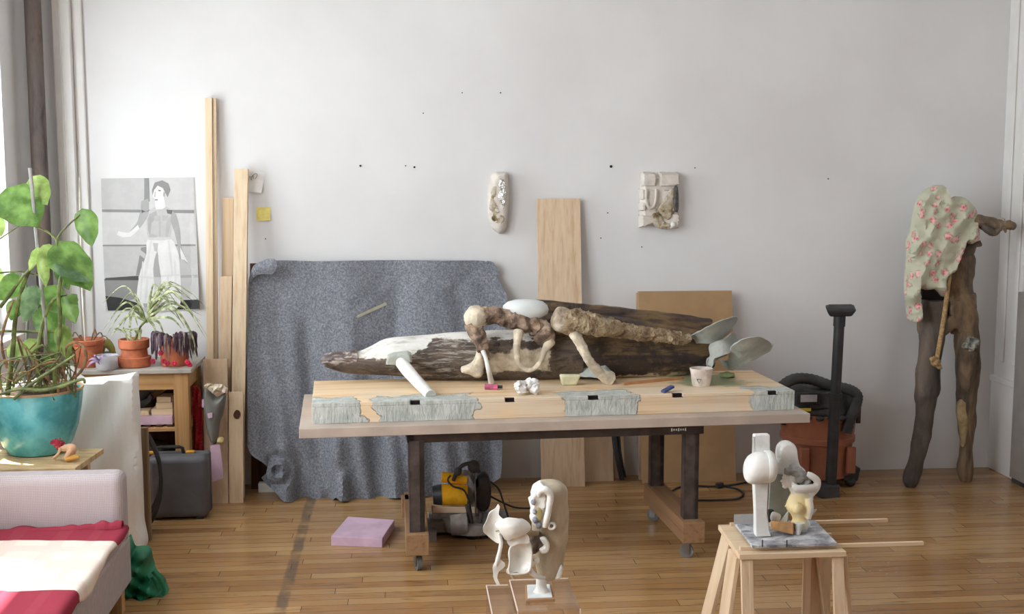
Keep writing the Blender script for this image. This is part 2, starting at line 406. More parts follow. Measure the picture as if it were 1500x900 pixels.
lean('plywood_strip', 'pale plywood strip behind the thick knotty timber stud', (326,290), (342,290), (322,716), .012, 7.59, M['ply'])
lean('lath', 'short narrow lath in front of the pale plywood strip', (322,405), (340,405), (318,725), .012, 7.54, M['pine'])
lean('plywood_offcut', 'wide plywood offcut behind the grey plastic leg form', (297,526), (333,526), (300,739), .018, 7.42, M['ply'], brx=(334,739))
lean('knotty_offcut', 'short yellowish board with one dark knot on the floor', (335,575), (356,575), (335.5,738), .02, 7.225, M['timber'])
kn = P(347.5,607,7.33); kk = MB().relief([(342,607),(346,601),(351,603),(352,609),(348,614),(343,612)], lambda x, y: 7.208-(y-607)*.0004, lambda d: .002, .004, 2)
o = solo('wood_knot', None, None, kk, M['darkboard']); par = [q for q in COL.objects if q.name.startswith('knotty_offcut')][0]
o.parent = par; o.location = o.location-par.location
# brown board the felt hangs over
lean('backing_board', 'dark brown board showing at the edge of the grey felt blanket', (366,386), (700,386), (368,717), .018, 7.585, M['darkboard'], 'board')

# ------------------------------------------------------------------ grey felt blanket
t = NT('grey_felt'); v = t.map()
f1 = t.noise(v, 90, 4, .7); f2 = t.noise(v, 12, 5, .6)
col = t.mix(t.math('MULTIPLY', f2, .6), t.ramp(f1, [(.32,(92,96,104)),(.5,(134,138,147)),(.7,(182,185,191))]), (117,121,130))
M['felt'] = t.done(col, .95, f1, .35, .006, spec=.1)
fo = [(400,382),(470,383),(560,381.5),(650,382),(711,383),(722,395),(729,408),(738,424),(743,436),(741,460),(739,500),(738,560),(736,640),(733,700),(724,706),(700,718),(660,724),(600,729),(566,730),(556,729),(530,734),(521,732),(500,735),(492,729),(482,735),(440,736),(416,735),(408,726),(398,716),(389,708),(383,700),(390,694),(392,684),(384,677),(370,668),(363,655),(363,630),(363,560),(364,480),(364,430),(365,412),(369,398),(380,390)]
def feltY(x, y):
    k = max(0, (y-383)/350); Y = lerp(7.555, 7.20, k**1.15)
    fold = .012*math.sin(x*.045+1)+.02*k*math.sin(x*.075+y*.006+.6)+.022*k*k*math.sin(x*.16+2.0-y*.02)
    fold *= 1.7; fold += .03*math.exp(-((x-668-(y-400)*.1)/14)**2)*max(0, min(1, (y-400)/50))*max(0, min(1,(600-y)/60)); fold += .04*math.exp(-((x-448-(y-480)*.05)/16)**2)*min(1, max(0, (y-440)/60))
    fold += .03*math.exp(-((x-497+(y-690)*.35)/9)**2)*max(0, min(1, (y-640)/45))
    fold += .035*math.exp(-((x-582)/12)**2)*max(0, min(1, (y-400)/60))*max(0, min(1, (560-y)/60))
    rr = math.hypot(x-406, (y-690)*.8); fold += .045*math.exp(-(rr/22)**2)*math.sin(rr*.35+1.4)
    return min(7.60, Y+fold+.006*N((x*.05, y*.05, 0), 1))
T = Thing('felt_blanket', 'grey felt blanket hung over a leaning board behind the worktable', 'blanket', F(550, 735)+V(0,.2,0))
T.part('blanket_cloth', MB().relief(fo, feltY, lambda d: .005, .005, 5.5), M['felt'])
def curl(u, vv):                      # the rolled-over corner
    a = P(lerp(362,386,u), lerp(406,384,u), 7.50); b = P(lerp(366,404,u), lerp(412,398,u), 7.41)
    q = lerp(a, b, vv); q.y -= .07*math.sin(vv*PI)*(.5+.5*u); q.z += .012*math.sin(vv*PI); return q
cf = [(364,420),(366,404),(372,389),(385,382),(392,379),(402,380),(406,386),(404,396),(398,402),(388,401.5),(377,403),(369,411),(365,421)]
T.part('folded_corner', MB().relief(cf, lambda x, y: 7.47-.0016*(x-358)+.0015*(y-380), lambda d: .005+.012*min(1, d/8), .005, 3), M['felt'])
T.part('folded_corner', MB().relief([(711,384),(719,383),(727,390),(731,402),(729,404),(720,394)], 7.56, lambda d: .004, .004, 3), M['felt'])
solo('masking_tape', 'short strip of beige masking tape stuck on the grey felt blanket', 'tape',
     MB().relief([(523,462),(565,443),(567,447),(524,466)], lambda x, y: feltY(x, y)-.008, lambda d: .0008, .0, 4, smooth=False), plain('masking_tape_paper', (196,192,170), .6))
m = MB(); c = F(395, 722); m.box(c.x-.07, c.x+.12, c.y, c.y+.06, 0, .058)
solo('foam_block', 'small white foam block tucked under the grey felt blanket', 'block', m, M['whitefoam'], smooth=False, bevel=.004)

# ------------------------------------------------------------------ poster, notes, wall reliefs
def pq(pts): return [(130+x/3.911, 240+y/3.911) for x, y in pts]
GY = [plain('print_grey_%d' % g, (g,g,g), .5, .02, 14, .0) for g in (34,76,108,140,168,190,204,226,216,180)]
pm = MB(); YP = 7.6185
def pY(x, y): return YP-.0004*max(0, y-300)*.10-.02*max(0, (x-280)/12)*max(0,(y-300)/150)
def pp(poly, gi, lift): pm.cm = gi; pm.relief(pq(poly), lambda x, y: pY(x, y)-.0012-lift, lambda d: .0003, .0006, 7, smooth=lift > .001)
pm.cm = 5; pm.relief([(149,262),(217,261),(285,260),(288,340),(292,453),(222,458),(155,455),(151,350)], pY, lambda d: .0006, .002, 9, smooth=False)
pp([(70,85),(318,82),(318,262),(75,262)], 5, 0); pp([(345,80),(600,80),(604,262),(345,262)], 6, 0)
pp([(318,82),(345,82),(350,215),(300,262),(318,200)], 3, .0006)
pp([(75,262),(604,266),(604,284),(76,276)], 3, .0004)
pp([(76,280),(604,284),(612,462),(80,462)], 6, 0)
pp([(80,465),(612,462),(612,472),(80,474)], 3, .0004)
pp([(82,474),(300,474),(280,640),(90,655)], 5, 0); pp([(540,474),(616,472),(620,640),(520,640)], 5, 0)
pp([(300,480),(345,474),(340,560),(300,640),(270,640)], 3, .0006)
pp([(88,660),(285,655),(285,770),(200,790),(98,762)], 3, .0006); pp([(96,655),(285,642),(285,668),(90,668)], 1, .0008)
pp([(520,640),(626,636),(628,652),(520,654)], 4, .0006); pp([(520,655),(628,652),(632,780),(522,780)], 5, .0004)
pp([(96,758),(180,768),(285,800),(310,838),(110,842)], 0, .0008); pp([(522,782),(634,778),(636,832),(440,838)], 0, .0008)
pp([(360,540),(410,540),(410,640),(370,640)], 4, .0008); pp([(370,640),(415,640),(400,770),(368,790)], 5, .0008)
# figure
pp([(345,270),(400,240),(460,255),(478,300),(470,360),(462,430),(345,432),(335,360),(330,300)], 5, .0012)
pp([(345,290),(385,270),(395,300),(360,340),(352,420),(340,380)], 4, .0014)
pp([(445,262),(480,268),(475,290),(450,285)], 2, .0015); pp([(300,215),(340,200),(342,265),(305,285)], 4, .0013)
pp([(300,262),(345,280),(300,360),(240,418),(226,402),(280,330)], 4, .0013)
pp([(240,418),(290,372),(282,350),(228,396),(170,386),(160,408),(200,422)], 7, .0015)
pp([(480,270),(500,290),(522,380),(528,470),(540,520),(570,568),(560,572),(540,545),(522,548),(512,480),(490,390),(470,330)], 4, .0013)
pp([(524,480),(545,520),(570,570),(545,550),(530,548)], 7, .0015)
pp([(362,150),(378,108),(420,95),(455,112),(468,150),(452,192),(440,170),(425,140),(395,125),(375,150),(366,180)], 3, .0016)
pp([(368,150),(395,125),(425,140),(440,172),(430,190),(440,250),(385,262),(380,205),(366,190)], 7, .0014)
pp([(340,430),(468,428),(500,480),(520,560),(522,810),(430,824),(412,640),(400,560),(392,500),(370,600),(375,810),(280,800),(290,640),(330,520)], 7, .0012)
pp([(372,600),(392,505),(400,560),(412,640),(415,650),(372,650)], 4, .0014); pp([(368,455),(398,455),(392,505),(376,500)], 5, .0016)
pp([(395,262),(440,258),(444,280),(420,290),(398,282)], 5, .0017); pp([(372,300),(410,296),(412,326),(380,332)], 9, .0017); pp([(420,296),(456,296),(452,324),(424,328)], 9, .0017)
pp([(402,330),(412,330),(410,420),(402,420)], 9, .0018); pp([(448,320),(470,300),(462,380),(452,424),(440,424)], 9, .0017); pp([(350,400),(396,412),(392,430),(348,428)], 9, .0017)
pp([(340,424),(468,421),(470,434),(341,437)], 6, .0019); pp([(398,150),(414,152),(412,158),(399,157)], 2, .0019); pp([(378,160),(384,160),(382,190),(374,190)], 5, .0018); pp([(378,204),(396,203),(394,210),(380,211)], 3, .0019); pp([(428,160),(438,166),(434,192),(426,184)], 4, .0018)
for k in ([(352,440),(362,440),(330,640),(316,640)], [(330,660),(338,660),(330,796),(318,796)], [(452,440),(460,440),(484,640),(474,640)], [(448,640),(456,640),(462,812),(452,812)], [(488,560),(498,560),(506,806),(498,806)], [(306,560),(312,560),(300,780),(292,780)]): pp(k, 8, .0018)
pp([(290,640),(372,652),(372,660),(290,652)], 8, .0019); pp([(414,640),(520,634),(520,642),(415,650)], 8, .0019); pp([(276,478),(330,520),(320,545),(262,500)], 5, .0010); pp([(310,800),(370,806),(366,826),(318,824)], 4, .0016)
solo('photo_poster', 'black and white poster of shirtless person in white trousers with arm held out', 'poster', pm, GY, base=P(220,456,7.61), smooth=False)
T = Thing('paper_note', 'white paper note with pencil scribble pinned beside the timber stud', 'note', P(372,283,7.615))
T.part('paper_sheet', MB().relief([(356,250),(372,251),(388,253),(386,268),(383,283),(370,282),(357,281)], lambda x, y: 7.6185-.02*max(0,(y-268)/15), lambda d: .001, .002, 5, smooth=False), M['whitefoam'])
m = MB()
for s in ([(364,266),(366,258),(368,264),(370,257),(372,262)], [(368,260),(373,255),(377,256),(374,262)]):
    m.tube([P(x, y, 7.6165) for x, y in s], .0012, 5, smooth=4)
T.part('pencil_scribble', m, GY[1])
solo('sticky_note', 'yellow sticky note on the wall below the white paper note', 'note', MB().relief([(375,304),(396,303.5),(396,323),(376,324)], lambda x, y: 7.6185-.012*max(0,(y-308)/15), lambda d: .0006, .002, 4, smooth=False), plain('yellow_paper', (240,226,130), .6))

M['relief'] = blotch('bone_white_glaze', [(206,198,188),(222,215,206),(232,227,220)], 9, bump=.3)
M['glaze'] = blotch('brown_glaze', [(52,46,40),(116,96,66),(178,162,132),(206,198,186),(160,142,110),(84,68,50)], 12, rough=.35, bump=.6)
t = NT('silver_lustre'); M['silver'] = t.done((230,230,228), .12, t.noise(t.map(), 45, 4), .9, .02, metal=1)
T = Thing('wall_relief', 'narrow upright ceramic wall relief with silver drip', 'wall sculpture', P(730,342,7.6))
T.part('relief_body', MB().relief([(722,254),(733,252),(743,254),(745,272),(746,300),(743,325),(740,338),(733,342),(724,338),(717,322),(714.5,300),(715,285),(718,268)], 7.615, dome(.075,9), .004, 2.5).rough(.008,30), M['relief'])
T.part('silver_drip', MB().relief([(731,263),(737,262),(741,272),(742,285),(740,300),(737,310),(734,300),(731,294),(728,290),(731,280),(729,272)], 7.548, dome(.02,3), .02, 1.6).rough(.008,60), M['silver'])
T.part('glaze_pool', MB().relief([(720,278),(727,273),(729,283),(727,295),(730,302),(736,315),(739,314),(738,323),(731,332),(726,325),(720,322),(722,312),(717,306),(719,296)], 7.546, dome(.008,3), .012, 1.8).rough(.006,70), M['glaze'])
T = Thing('wall_relief', 'square blocky ceramic wall relief with dark glaze', 'wall sculpture', P(965,335,7.6))
m = MB()
for poly, h in (([(937,252),(959,252),(960,274),(937,275)],.07), ([(962,252),(993,252),(993,273),(962,275)],.075), ([(936,276),(946,276),(945,294),(936,295)],.055), ([(935,296),(945,295),(946,310),(935,311)],.06),
                ([(966,276),(992,276),(993,312),(966,312)],.065), ([(935,314),(956,313),(957,328),(940,333),(935,334)],.07), ([(945,276),(966,276),(966,304),(958,313),(945,310)],.05), ([(955,312),(994,310),(994,334),(972,335),(957,328)],.06)):
    m.relief(poly, 7.615, dome(h,3), .004, 3, smooth=False)
T.part('relief_block', m.rough(.006,25), M['relief'])
T.part('relief_block', MB().relief([(937,255),(993,255),(993,330),(937,330)], 7.615, dome(.042,3), .003, 5, smooth=False), M['relief'])
m = MB(); m.tube([P(x,y,7.553) for x, y in [(947,277),(946.5,292),(949,302),(954,305),(959,300),(961,288),(961,277)]], .008, 8, smooth=4)
T.part('loop_rim', m, M['relief'])
T.part('glaze_pool', MB().relief([(956,315),(962,312),(968,316),(975,326),(982,328),(986,332),(975,336),(963,333),(956,325)], 7.553, dome(.016,4), .02, 1.8).rough(.008,60), M['glaze'])
T.part('glaze_pool', MB().relief([(966,302),(972,294),(978,282),(984,276),(988,282),(986,300),(984,318),(978,322),(969,316),(964,309)], 7.55, dome(.006,4), .01, 1.8).rough(.004,60), M['glaze'])
T.part('dark_edge', MB().relief([(988,276),(993,274),(994,308),(988,309),(986,296)], 7.548, dome(.012,3), .03, 2), plain('slate_glaze', (88,84,80), .4, .3, 30, .5))
T.part('white_pebble', MB().relief([(981,335),(982,329),(985,325),(989,326),(989,331),(985,335)], 7.55, dome(.02,3), .01, 1.5), M['plaster'])

# ------------------------------------------------------------------ worktable
T = Thing('worktable', 'long taupe topped rolling worktable with dark steel frame and wooden feet', 'table', (0.06,5.84,0), math.radians(3.0))
def wb(m, x0, x1, y0, y1, z0, z1): return m.box(x0,x1,y0,y1,z0,z1, lambda q: T.w(q.x,q.y,q.z))
T.part('tabletop', wb(MB(), -.577,2.033,-.02,.90,.702,.75), M['taupe'], smooth=False, bevel=.003)
m = MB()
for a in ((-.05,1.47,.0,.035),(-.05,1.47,.70,.735),(-.05,-.015,.0,.735),(1.435,1.47,.0,.735)): wb(m, a[0],a[1],a[2],a[3],.657,.701)
T.part('top_rail', m, M['rail'], smooth=False, bevel=.002)
m = MB(); c = T.w(1.31,-.001,.683)
for i in range(7): m.obox(T.w(1.30+.012*i,-.0012,.683), (.007,.001,.009 if i%3 else .016), (0,0,T.rz))
T.part('maker_mark', m, plain('white_paint_mark', (214,212,206), .6), smooth=False)
for lx, ly in ((-.012,.01),(1.405,.035),(.02,.66),(1.405,.70)):
    m = MB(); wb(m, lx-.03, lx+.045, ly-.025, ly-.019, .19, .67); wb(m, lx-.03, lx-.024, ly-.025, ly+.04, .19, .67); wb(m, lx+.02, lx+.045, ly-.025,ly+.04,.19,.67)
    T.part('leg', m, M['steel'], smooth=False, bevel=.001)
for lx, sk in ((-.01, .035), (1.41, 0)):
    T.part('foot_beam', wb(MB(), lx-.055, lx+.06, -.05, .76, .095, .205).warp(lambda p: p+V(sk*(p.y-5.8)/.8,0,0)), M['brownbeam'], smooth=False, bevel=.004)
T.part('foot_block', wb(MB(), -.05, -.008, .60, .70, .10, .205), M['brownbeam'], smooth=False, bevel=.003)
for lx, ly, tw in ((0,.02,.3),(1.395,.02,1.2),(.02,.68,.5),(1.395,.68,.9)):
    c = T.w(lx,ly,.036); d = V(math.cos(tw),math.sin(tw),0)
    m = MB().cyl(c-d*.012, c+d*.012, .036, 20)
    w = T.part('caster', m, M['rubber'])
    n2 = MB().cyl(c+V(0,0,.05), c+V(0,0,.062), .028, 14)
    for s in (-1,1): n2.obox(c+d*.017*s+V(0,0,.02), (.004,.035,.06), (0,0,tw))
    n2.cyl(c-d*.02, c+d*.02, .014, 12)
    T.part('caster_fork', n2, M['zinc'], up=w)
TT = T

# the wooden slab with plaster patches
t = NT('plaster_patched_pine'); v = t.map()
gr = t.noise(t.map((1.2,30,30)), 1.0, 4, .55, .5); wc = t.ramp(gr, [(.3,(208,170,124)),(.5,(230,202,164)),(.72,(238,214,180))])
o = t.xyz(); px = t.math('ADD', o[0], t.math('MULTIPLY', t.math('SUBTRACT', t.noise(v, 7, 6, .6), .5), .28))
B = [t.band(px,-1,-.29,.004), t.band(px,-.20,.30,.004), t.band(px,.735,1.13,.004), t.band(px,1.75,3,.004)]
fm = t.math('ADD', t.math('ADD', B[0], B[1]), t.math('ADD', B[2], B[3]), True)
py = t.math('ADD', o[1], t.math('MULTIPLY', t.noise(v, 5, 6, .6), .30))
fm = t.math('MULTIPLY', fm, t.band(py, -2, .40, .01))
wash = t.math('MULTIPLY', t.band(py,-2,.62,.05), t.math('MULTIPLY', t.ramp(t.noise(v,3,5), [(.42,(0,0,0)),(.6,(200,200,200))]), .5))
grn = t.math('MULTIPLY', t.math('MULTIPLY', t.band(px,1.45,1.80,.05), t.band(py,.42,.80,.05)), .8); col = t.mix(wash, wc, (206,210,208)); col = t.mix(grn, col, (124,142,112))
pc = t.ramp(t.noise(v, 16, 5), [(.35,(172,178,172)),(.65,(204,208,203))])
col = t.mix(fm, col, pc)
hb = t.math('ADD', t.math('MULTIPLY', t.noise(t.map((1,1,.35)), 75, 4), t.math('MULTIPLY', fm, .7)), t.math('MULTIPLY', fm, .8))
M['slab'] = t.done(col, .65, hb, .9, .014, spec=.3)
def sw(x, y, z): return TT.w(x, y, z)
m = MB(); m.box(-.516,1.987,.085,.74,.75,.834, lambda q: sw(q.x,q.y,q.z))
nx = [(-.03,.02),(.45,.50),(.88,.935),(1.325,1.38),(1.84,1.89)]; NX = nx; poly = [(-.516,.74),(-.516,.085)]
for i, (a, b) in enumerate(nx): poly += [(a,.085),(a+.004,.125+.01*(i%2)),(b+.004,.125),(b,.085)]
poly += [(1.987,.085),(1.987,.74)]
m.prism([sw(x,y,.834) for x, y in poly], (0,0,.019))
slab = o = mesh('wood_slab', m, M['slab'], TT.base, TT.rz, smooth=False, bevel=.0025)
put(o, TT.base, TT.rz, 'thick notched pine slab with grey plaster patches lying on the worktable', 'slab')
SZ = .853
for i, (a, b) in enumerate(nx):
    q = MB().box(a+.005, b+.002, .0845, .122, .8335, .8345, lambda p: sw(p.x,p.y,p.z)).box(a+.006, b+.001, .105, .1225, .8345, .850, lambda p: sw(p.x,p.y,p.z))
    q = mesh('slot_shade', q, M['iron'], TT.base, TT.rz, smooth=False); q.parent = slab  # dark boxes in the shallow notches stand in for deep shade

# ------------------------------------------------------------------ the long reclining sculpture
T = Thing('reclining_sculpture', 'long reclining driftwood and plaster sculpture lying on the notched pine slab', 'sculpture', F(800,556,SZ)+V(0,.1,0)); T.zmin = SZ
def hloft(prof, Y, k=.9, seg=26, sub=4, amp=.012, nsc=9, sq=1.0, dy=None):
    pts = [Vector((a[0],a[1],a[2])) for a in prof]; pts = crv(pts, sub); rings = []
    for q in pts:
        yy = Y+(dy(q.x) if dy else 0)
        a, b = P(q.x, q.y, yy), P(q.x, q.z, yy); c = (a+b)/2; h = (a-b).length/2
        ring = []
        for j in range(seg):
            th = 2*PI*j/seg; cs, sn = math.cos(th), math.sin(th)
            e = lambda w: math.copysign(abs(w)**sq, w)
            p = c+V(0, e(cs)*h*k, e(sn)*h); nn = V(N(p,nsc), N(p,nsc,5.1), N(p,nsc,11.3))*amp*min(1, h/.05)
            ring.append(p+nn+nn*.0)
        rings.append(ring)
    return rings
# body paints
t = NT('driftwood_and_plaster'); v = t.map(); o = t.xyz()
dk = t.ramp(t.noise(t.map((.5,1,1.6)), 9, 7, .65, .8), [(.3,(44,38,36)),(.45,(84,74,68)),(.55,(112,98,84)),(.68,(60,52,48)),(.8,(150,130,108))])
k = t.math('ADD', o[2], t.math('MULTIPLY', t.math('SUBTRACT', t.noise(v,7,6,.65), .5), .16))
st_ = t.n('MapRange', interpolation_type='SMOOTHSTEP'); t.l(t.math('ADD', o[0], t.math('MULTIPLY', t.math('SUBTRACT', t.noise(v,5,5,.6), .5), .25)), st_.inputs[0]); st_.inputs[1].default_value = -.80; st_.inputs[2].default_value = -.60; st_.inputs[3].default_value = .125; st_.inputs[4].default_value = .235
strk = t.math('MULTIPLY', t.math('SUBTRACT', t.noise(t.map((2.5,20,20)),1,6,.7), .5), .10)
wm = t.band(t.math('SUBTRACT', t.math('ADD', k, strk), st_.outputs[0]), 0, 9, .006)
cm = t.math('MULTIPLY', t.band(t.math('ADD', o[0], t.math('MULTIPLY', t.noise(v,14,6,.7), .22)), -.22,.13,.01), t.band(k,.055,.17,.008))
scr = t.math('MULTIPLY', t.ramp(t.noise(t.map((3,9,26)),2.2,7,.75,.5), [(.50,(0,0,0)),(.58,(210,210,210))]), t.band(o[0], -.85, -.30, .12))
dk = t.mix(scr, dk, (190,184,174)); spk = t.ramp(t.noise(v,30,6,.7), [(.58,(0,0,0)),(.66,(130,130,130))]); dk = t.mix(spk, dk, (150,138,122))
col = t.mix(cm, dk, t.ramp(t.noise(v,25,4), [(.35,(176,160,134)),(.6,(214,202,180))]))
col = t.mix(wm, col, t.ramp(t.noise(t.map((2,6,6)),5,6,.6), [(.36,(196,192,182)),(.46,(222,220,214)),(.6,(232,231,227))]))
M['log'] = t.done(col, .6, t.noise(v,38,6), .5, .012, spec=.35)
t = NT('dark_painted_wood'); v = t.map()
a_ = t.ramp(t.noise(t.map((.8,1,5.5)), 2.6, 6, .6, .3), [(.32,(40,34,32)),(.44,(78,62,54)),(.52,(120,98,66)),(.60,(72,58,50)),(.72,(134,112,80))])
b_ = t.ramp(t.noise(t.map((1,1,1.6)), 3.1, 7, .7, .4), [(.47,(0,0,0)),(.56,(235,235,235))])
c2_ = t.ramp(t.noise(v, 24, 6, .7), [(.60,(0,0,0)),(.70,(120,120,120))])
col = t.mix(b_, a_, (44,38,38)); col = t.mix(c2_, col, (168,150,120))
o = t.xyz(); edge = t.band(t.math('ADD', o[2], t.math('MULTIPLY', t.math('SUBTRACT', t.noise(v, 13, 6, .7), .5), .09)), -1, .016, .004)
col = t.mix(edge, col, (178,164,136))
M['hull'] = t.done(col, .5, t.noise(v, 30, 6), .6, .015, spec=.4)
M['crust'] = blotch('crusty_cream_plaster', [(104,84,66),(166,142,112),(198,178,146),(212,196,166)], 12, bump=1, bsc=80, bd=.03)
M['pale'] = blotch('pale_plaster_over_bark', [(92,78,66),(168,152,132),(212,204,190),(224,218,206)], 7, bump=.6, bsc=45)
M['bone'] = blotch('bone_and_bark', [(62,52,46),(104,88,76),(172,148,128),(214,200,184)], 13, bump=.7, bsc=45)
Yc = 6.540
T.part('trunk', MB().loft(hloft([(470,526,530),(478,520,538),(495,517,544),(522,515,548),(545,507,549),(567,496,550),(592,492.5,552),(625,491,556),(660,488,559),(700,485.5,561),(740,484.5,561),(790,484,560),(850,484,558)], Yc, .85, amp=.006)), M['log'])
t = NT('dark_wrap'); M['wrap'] = t.done(t.ramp(t.noise(t.map((1,1,3)),14,5,.6,1), [(.35,(70,60,58)),(.5,(104,92,88)),(.62,(196,188,182))]), .3, t.noise(t.map(),40,4), .6, .01)
T.part('tip_wrap', MB().loft(hloft([(471,523,531),(477,518.5,537),(488,516.5,538),(505,514,537),(521,511,536),(523,511,536)], Yc-.012, .95, amp=.006, nsc=25)), M['wrap'])
# dark carved hull on the right with a thin ridge board behind it
T.part('hull', MB().loft(hloft([(772,470,560),(800,459,561),(850,458,561),(900,463,560),(950,470,557),(1000,478,550),(1035,487,543),(1046,495,538)], Yc+.03, .62, amp=.010, nsc=7, sq=.75)), M['hull'])
T.part('ridge_board', MB().relief([(779,440),(850,445.5),(905,450),(950,455.5),(1000,461.5),(1030,466),(1043,469),(1038,480),(1000,492),(940,490),(860,482),(815,474),(795,458)], lambda x, y: 6.620-.05*(y-440)/50, lambda d: .012*min(1,d/4), .03, 5).rough(.006,14), M['hull'])
# crusty arm along the top
T.part('arm', MB().tube([P(818,476,6.420),P(840,473,6.340),P(866,475,6.320),P(905,482,6.360),P(950,491,6.390),P(990,494,6.420),P(1012,497,6.440)], [.045,.068,.062,.045,.036,.033,.02], 30, smooth=14).rough(.014,22).rough(.012,55).rough(.006,110), M['crust'])
T.part('shoulder_lump', MB().ell(P(826,469,6.370), (.072,.07,.070), seg=24, rg=16).rough(.012,16), M['pale'])
T.part('front_arm', MB().tube([P(842,488,6.320),P(850,503,6.290),P(862,527,6.270),P(878,546,6.290),P(893,556,6.320)], [.036,.027,.024,.028,.044], 22, smooth=9).rough(.006,40).rough(.005,90), M['cream'])
pa, pb, pc3, pd = F(826,556,SZ), F(903,561,SZ), F(893,551,SZ), F(822,550,SZ)
fp = MB()
def padf(u, vv):
    q = lerp(lerp(pa,pb,u), lerp(pd,pc3,u), vv); k = min(1, 6*min(u,1-u), 6*min(vv+.02,1-vv)); return q+V(0,0,.002+(.055+.045*vv)*max(0,k)**.5+.008*N(q,25))
fp.grid(padf, 30, 16); T.part('hand_pad', fp, plain('pale_green_grey_plaster', (186,194,188), .7, .08, 12, .4, 50))
# knobbed thigh, white dome, dropped leg
T.part('thigh', MB().tube([P(697,466,6.400),P(708,464,6.400),P(730,464,6.400),P(755,470,6.400),P(780,478,6.410),P(803,484,6.440)], [.055,.052,.044,.046,.050,.040], 28, smooth=10).rough(.016,20).rough(.010,50).rough(.005,110), M['bone'])
T.part('knee_knob', MB().ell(P(698,466,6.390), (.066,.065,.068), seg=24, rg=16).rough(.010,18).rough(.004,60), M['cream'])
T.part('shin', MB().tube([P(693,474,6.390),P(699,490,6.370),P(706,505,6.350),P(711,520,6.350)], [.052,.042,.036,.02], 26, smooth=9).rough(.012,26).rough(.008,60), M['bone'])
T.part('plaster_tongue', MB().relief([(703,500),(711,500),(709,520),(709,540),(706,551),(698,554),(688,549),(676,546),(677,539),(686,536),(696,526)], 6.365, dome(.022,6), .05, 2.6).rough(.004,40), M['cream'])
T.part('white_dome', MB().lathe([(.0001,-.032),(.10,-.032),(.128,-.012),(.134,.012),(.126,.036),(.10,.056),(.06,.066),(.0001,.069)], P(769.5,457,6.450), 36, sx=.96, sy=.62), plain('smooth_white_plaster', (222,228,228), .45, .02, 6, .03))
m = MB().tube([P(760,486,6.360),P(757,505,6.320),P(759,528,6.320),P(768,541,6.320),P(781,541,6.320),P(792,530,6.320),P(798,514,6.340),P(806,500,6.380)], [.030,.020,.017,.014,.012,.013,.017,.03], 12, smooth=5).rough(.004,40)
T.part('looped_arm', m, M['cream'])
T.part('hip_lump', MB().ell(P(798,492,6.390), (.06,.05,.055), seg=20, rg=14).rough(.014,18), M['bone'])
T.part('eye_socket', MB().ell(P(728,505,6.355), (.020,.014,.014)).rough(.004,50), plain('dark_hollow', (52,44,42), .6))
# props that hold it up
T.part('prop_plate', MB().relief([(565,534.5),(567.5,522),(576,518.5),(597,516),(602.5,519),(603.5,531),(592,531),(577,535)], 6.36, lambda d: .035*min(1,d/1.5), .05, 2, smooth=False), plain('grey_plaster_plate', (182,186,178), .7, .08, 12, .3))
T.part('prop', MB().tube([P(585,528,6.355),P(597,543,6.290),P(612,560,6.210),F(631,580,SZ+.004)], [.032,.034,.031,.029], 16, smooth=5), M['plaster'])
T.part('prop', MB().tube([P(704,508,6.340),P(711,523,6.310),P(716,544,6.290),F(720,562,SZ+.003)], [.016,.011,.013,.017], 10, smooth=4), M['plaster'])
# plaster shells at the far end
def shell(poly, Y, bend, mat=M['plasterg'], th=.012, res=3.5):
    return T.part('plaster_shell', MB().relief(poly, lambda x, y: Y+2.2*bend(x, y), lambda d: th/2+.008*math.exp(-d/2.2), th/2, res).rough(.004,30), mat)
shell([(1004,497),(1030,482),(1058,469),(1079,465),(1072,481),(1060,494),(1040,503),(1015,502)], 6.480, lambda x, y: -.05*math.sin((x-1004)/75*PI)+.0018*(y-480))
shell([(1040,505),(1060,497),(1074,487),(1081,500),(1072,514),(1056,521),(1046,525),(1042,537),(1036,534),(1040,520)], 6.460, lambda x, y: -.04*math.sin((x-1036)/45*PI)-.001*(y-500))
shell([(1054,528),(1066,528),(1070,510),(1084,499),(1108,493),(1124,499),(1130,507),(1122,517),(1100,527),(1088,536),(1079,541),(1066,541)], 6.450, lambda x, y: -.06*math.sin((x-1054)/76*PI)+.002*(y-515))
shell([(1096,524),(1122,513),(1131,503),(1128,513),(1112,523),(1098,530)], 6.500, lambda x, y: -.02)
shell([(1036,526),(1052,518),(1066,514),(1064,520),(1050,527),(1042,538),(1036,538)], 6.420, lambda x, y: 0)

# ------------------------------------------------------------------ small things on the slab
c = F(722,571,SZ); T = Thing('marker_pen', 'short pink marker on the pine slab near a plaster prop', 'marker', c)
T.part('pen_barrel', MB().cyl(c+V(-.042,.006,.015), c+V(.025,-.006,.015), .015, 16), plain('pink_plastic', (204,104,140), .35, .2, 30))
T.part('pen_cap', MB().cyl(c+V(.026,-.006,.015), c+V(.05,-.011,.015), .009, 12), M['black'])
c = F(767,578,SZ); m = MB(); random.seed(3)
for i in range(16):
    a = random.random()*6.28; r = .06*random.random(); h = random.random()*.03
    m.ell(c+V(r*math.cos(a)*1.15, r*math.sin(a)*.6, .024+h), (.026,.022,.024), (random.random()*3,random.random()*3,0), 12, 8)
solo('crumpled_paper', 'crumpled white paper towel lying on the pine slab', 'paper towel', m.rough(.012,60).rough(.008,110), M['whitefoam'])
m = MB(); c = F(835,564,SZ); c.y -= .01; m.hexa([c+V(*q) for q in ((-.045,-.02,.0),(.035,-.02,.0),(.035,.02,.0),(-.045,.02,.0),(-.062,-.03,.062),(.055,-.03,.060),(.055,.02,.058),(-.06,.02,.060))])
solo('foam_wedge', 'pale yellow foam wedge in front of the sculpture on the slab', 'foam', m, plain('pale_yellow_foam', (222,220,184), .7, .06, 20, .2), bevel=.012, bseg=3)
a, b = F(914,565,SZ), F(1002,556,SZ); d = (b-a).normalized()
